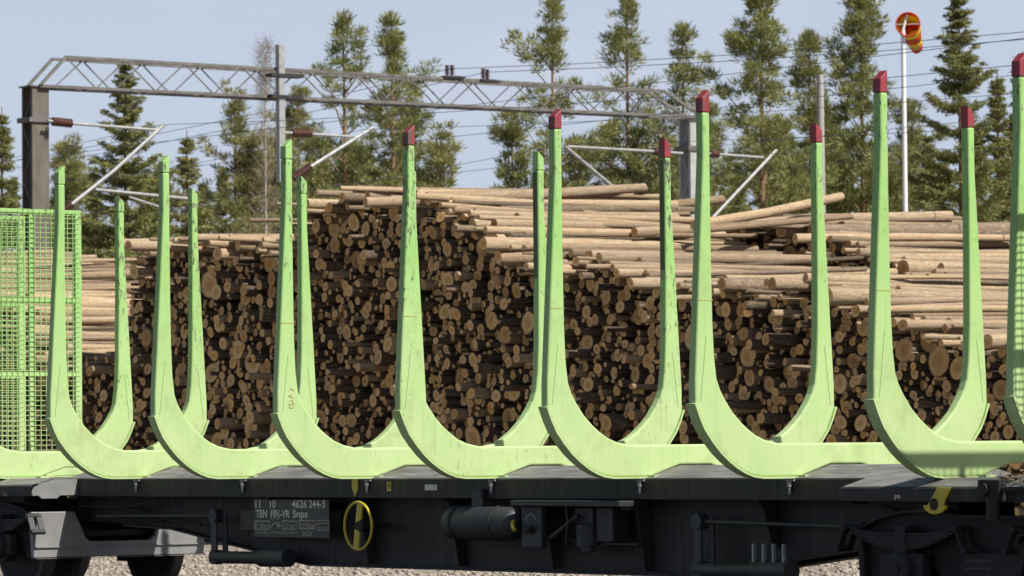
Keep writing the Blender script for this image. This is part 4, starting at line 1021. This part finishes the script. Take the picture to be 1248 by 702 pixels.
EDGE = 'forest edge behind the log stacks'
LP = 'pine tree filling the forest edge behind the log stacks'
LS = 'dark spruce filling the forest edge behind the log stacks'
TREES = [
    (6, 128, 116, 'S', 78, 'dark spruce rising behind the mesh headboard beside the brown portal mast', None, {}),
    (152, 68, 118, 'S', 118, 'tall pointed spruce rising through the portal beam next to the brown mast', None, dict(dens=1.15)),
    (78, 172, 140, 'P', 74, 'pale loose pine between the brown mast and the tall pointed spruce', None, dict(mat='youngpine')),
    (226, 156, 126, 'S', 84, 'bushy yellowish spruce standing just beside the tall pointed spruce', None, dict(mat='youngpine')),
    (112, 205, 146, 'P', 70, LP, EDGE, {}), (186, 215, 145, 'P', 70, LP, EDGE, {}), (45, 205, 146, 'S', 60, LS, EDGE, {}),
    (282, 108, 128, 'P', 82, 'sparse pine with thin top just before the drop post of the portal', None, dict(mat='youngpine', dens=.75)),
    (328, 52, 125, 'B', 60, 'bare pale birch with thin twigs beside the drop post', None, dict(mat='twig', cbase=.35)),
    (362, 110, 138, 'P', 76, LP, EDGE, dict(mat='youngpine')), (318, 190, 140, 'P', 80, LP, EDGE, {}),
    (410, 12, 121, 'P', 84, 'tall slender pine with rounded open top and orange trunk behind the portal beam', None, dict(dens=.85, cbase=.36)),
    (474, 22, 117, 'P', 96, 'tall pine with narrow spiky top and leafy lower crown behind the portal beam', None, dict(dens=.95)),
    (532, 158, 116, 'P', 96, 'low bushy pine at the foot of the tall spiky pine', None, dict(dens=1.1, mat='youngpine', cbase=.15)),
    (440, 180, 132, 'P', 90, LP, EDGE, {}), (392, 205, 130, 'P', 90, LP, EDGE, dict(mat='youngpine')),
    (618, 138, 121, 'P', 88, 'short dense pine standing alone in the gap of open sky', None, dict(dens=1.1, cbase=.15)),
    (681, 0, 119, 'P', 100, 'tall open pine rising behind the middle of the log stacks', None, dict(dens=.85)),
    (766, -12, 124, 'P', 98, 'tall sparse pine with a dark trunk standing over the grey portal mast', None, dict(dens=.8)),
    (742, 150, 128, 'P', 100, LP, EDGE, dict(mat='youngpine', cbase=.15)), (660, 215, 132, 'P', 80, LP, EDGE, {}), (560, 235, 140, 'P', 70, LP, EDGE, {}),
    (835, 32, 122, 'P', 88, 'feathery pine right behind the grey portal mast', None, dict(dens=.8)),
    (868, 130, 132, 'P', 90, LP, EDGE, {}), (800, 190, 135, 'P', 90, LP, EDGE, {}),
    (922, -36, 114, 'P', 128, 'broad tall pine with heavy dark clumps beside the wooden pole', None, dict(dens=1.1, cbase=.15)),
    (986, 42, 122, 'P', 76, 'narrow pine with a thin spire just behind the wooden pole', None, dict(cbase=.15)),
    (1048, -8, 116, 'P', 116, 'tall conical pine between the wooden pole and the windsock', None, dict(dens=1.15, cbase=.12)),
    (1168, -18, 110, 'S', 150, 'large dark conical spruce standing next to the windsock', None, dict(dens=1.15, cbase=.15)),
    (1216, 84, 114, 'S', 84, 'smaller spruce with pointed top leaning on the large dark spruce', None, dict(cbase=.12)),
    (1254, 60, 118, 'S', 90, LS, EDGE, {}), (1100, 120, 124, 'P', 96, LP, EDGE, dict(cbase=.12)), (1020, 150, 128, 'P', 100, LP, EDGE, dict(cbase=.12)),
    (960, 170, 128, 'P', 100, LP, EDGE, dict(cbase=.12)), (1128, 165, 122, 'S', 90, LS, EDGE, dict(cbase=.1)), (1190, 150, 122, 'S', 90, LS, EDGE, dict(cbase=.1)), (1075, 180, 130, 'S', 90, LS, EDGE, dict(cbase=.1)), (900, 190, 134, 'S', 80, LS, EDGE, dict(cbase=.1)),
    (500, 120, 126, 'P', 100, LP, EDGE, dict(cbase=.12)), (350, 165, 130, 'P', 90, LP, EDGE, dict(mat='youngpine', cbase=.12)), (300, 170, 128, 'P', 90, LP, EDGE, dict(cbase=.12)),
    (428, 175, 124, 'P', 100, LP, EDGE, dict(cbase=.12)), (705, 165, 126, 'P', 90, LP, EDGE, dict(cbase=.12)), (780, 160, 124, 'P', 90, LP, EDGE, dict(mat='youngpine', cbase=.12)), (850, 160, 126, 'P', 90, LP, EDGE, dict(cbase=.12)),
    (945, 150, 122, 'P', 90, LP, EDGE, dict(mat='youngpine', cbase=.12)), (1005, 120, 122, 'P', 90, LP, EDGE, dict(cbase=.12)), (1240, 150, 118, 'P', 90, LP, EDGE, dict(mat='youngpine', cbase=.12)), (196, 200, 130, 'P', 90, LP, EDGE, dict(mat='youngpine', cbase=.12)), (90, 205, 134, 'P', 90, LP, EDGE, dict(cbase=.12)), (15, 215, 126, 'S', 90, LS, EDGE, dict(cbase=.12)),
    (275, 200, 150, 'S', 95, LS, EDGE, dict(cbase=.08)),
    (335, 205, 152, 'S', 95, LS, EDGE, dict(cbase=.08)),
    (385, 190, 150, 'S', 95, LS, EDGE, dict(cbase=.08)),
    (460, 200, 152, 'S', 95, LS, EDGE, dict(cbase=.08)),
    (515, 205, 150, 'S', 95, LS, EDGE, dict(cbase=.08)),
    (700, 215, 152, 'S', 95, LS, EDGE, dict(cbase=.08)),
    (740, 205, 150, 'S', 95, LS, EDGE, dict(cbase=.08)),
    (820, 210, 152, 'S', 95, LS, EDGE, dict(cbase=.08)),
    (880, 180, 150, 'S', 95, LS, EDGE, dict(cbase=.08)),
    (930, 175, 148, 'S', 95, LS, EDGE, dict(cbase=.08)),
    (975, 185, 150, 'S', 95, LS, EDGE, dict(cbase=.08)),
    (1030, 170, 148, 'S', 95, LS, EDGE, dict(cbase=.08)),
    (1060, 190, 146, 'S', 95, LS, EDGE, dict(cbase=.08)),
    (1110, 185, 148, 'S', 95, LS, EDGE, dict(cbase=.08)),
    (1150, 190, 146, 'S', 95, LS, EDGE, dict(cbase=.08)),
    (1215, 180, 148, 'S', 95, LS, EDGE, dict(cbase=.08)),
    (115, 215, 152, 'S', 95, LS, EDGE, dict(cbase=.08)),
    (70, 228, 152, 'S', 95, LS, EDGE, dict(cbase=.08)),
    (250, 215, 142, 'S', 80, LS, EDGE, {}), (150, 240, 150, 'S', 100, LS, EDGE, {}),
]
tot = 0
for i, (px, yt, dp, kd, wp, lb, gr, kw) in enumerate(TREES):
    kw = dict(kw)
    if 'mat' in kw: kw['mat'] = M[kw['mat']]
    tot += tree(px, yt, dp, kd, wp, lb, gr, seed=i + 1, **kw)
print('needles', tot)
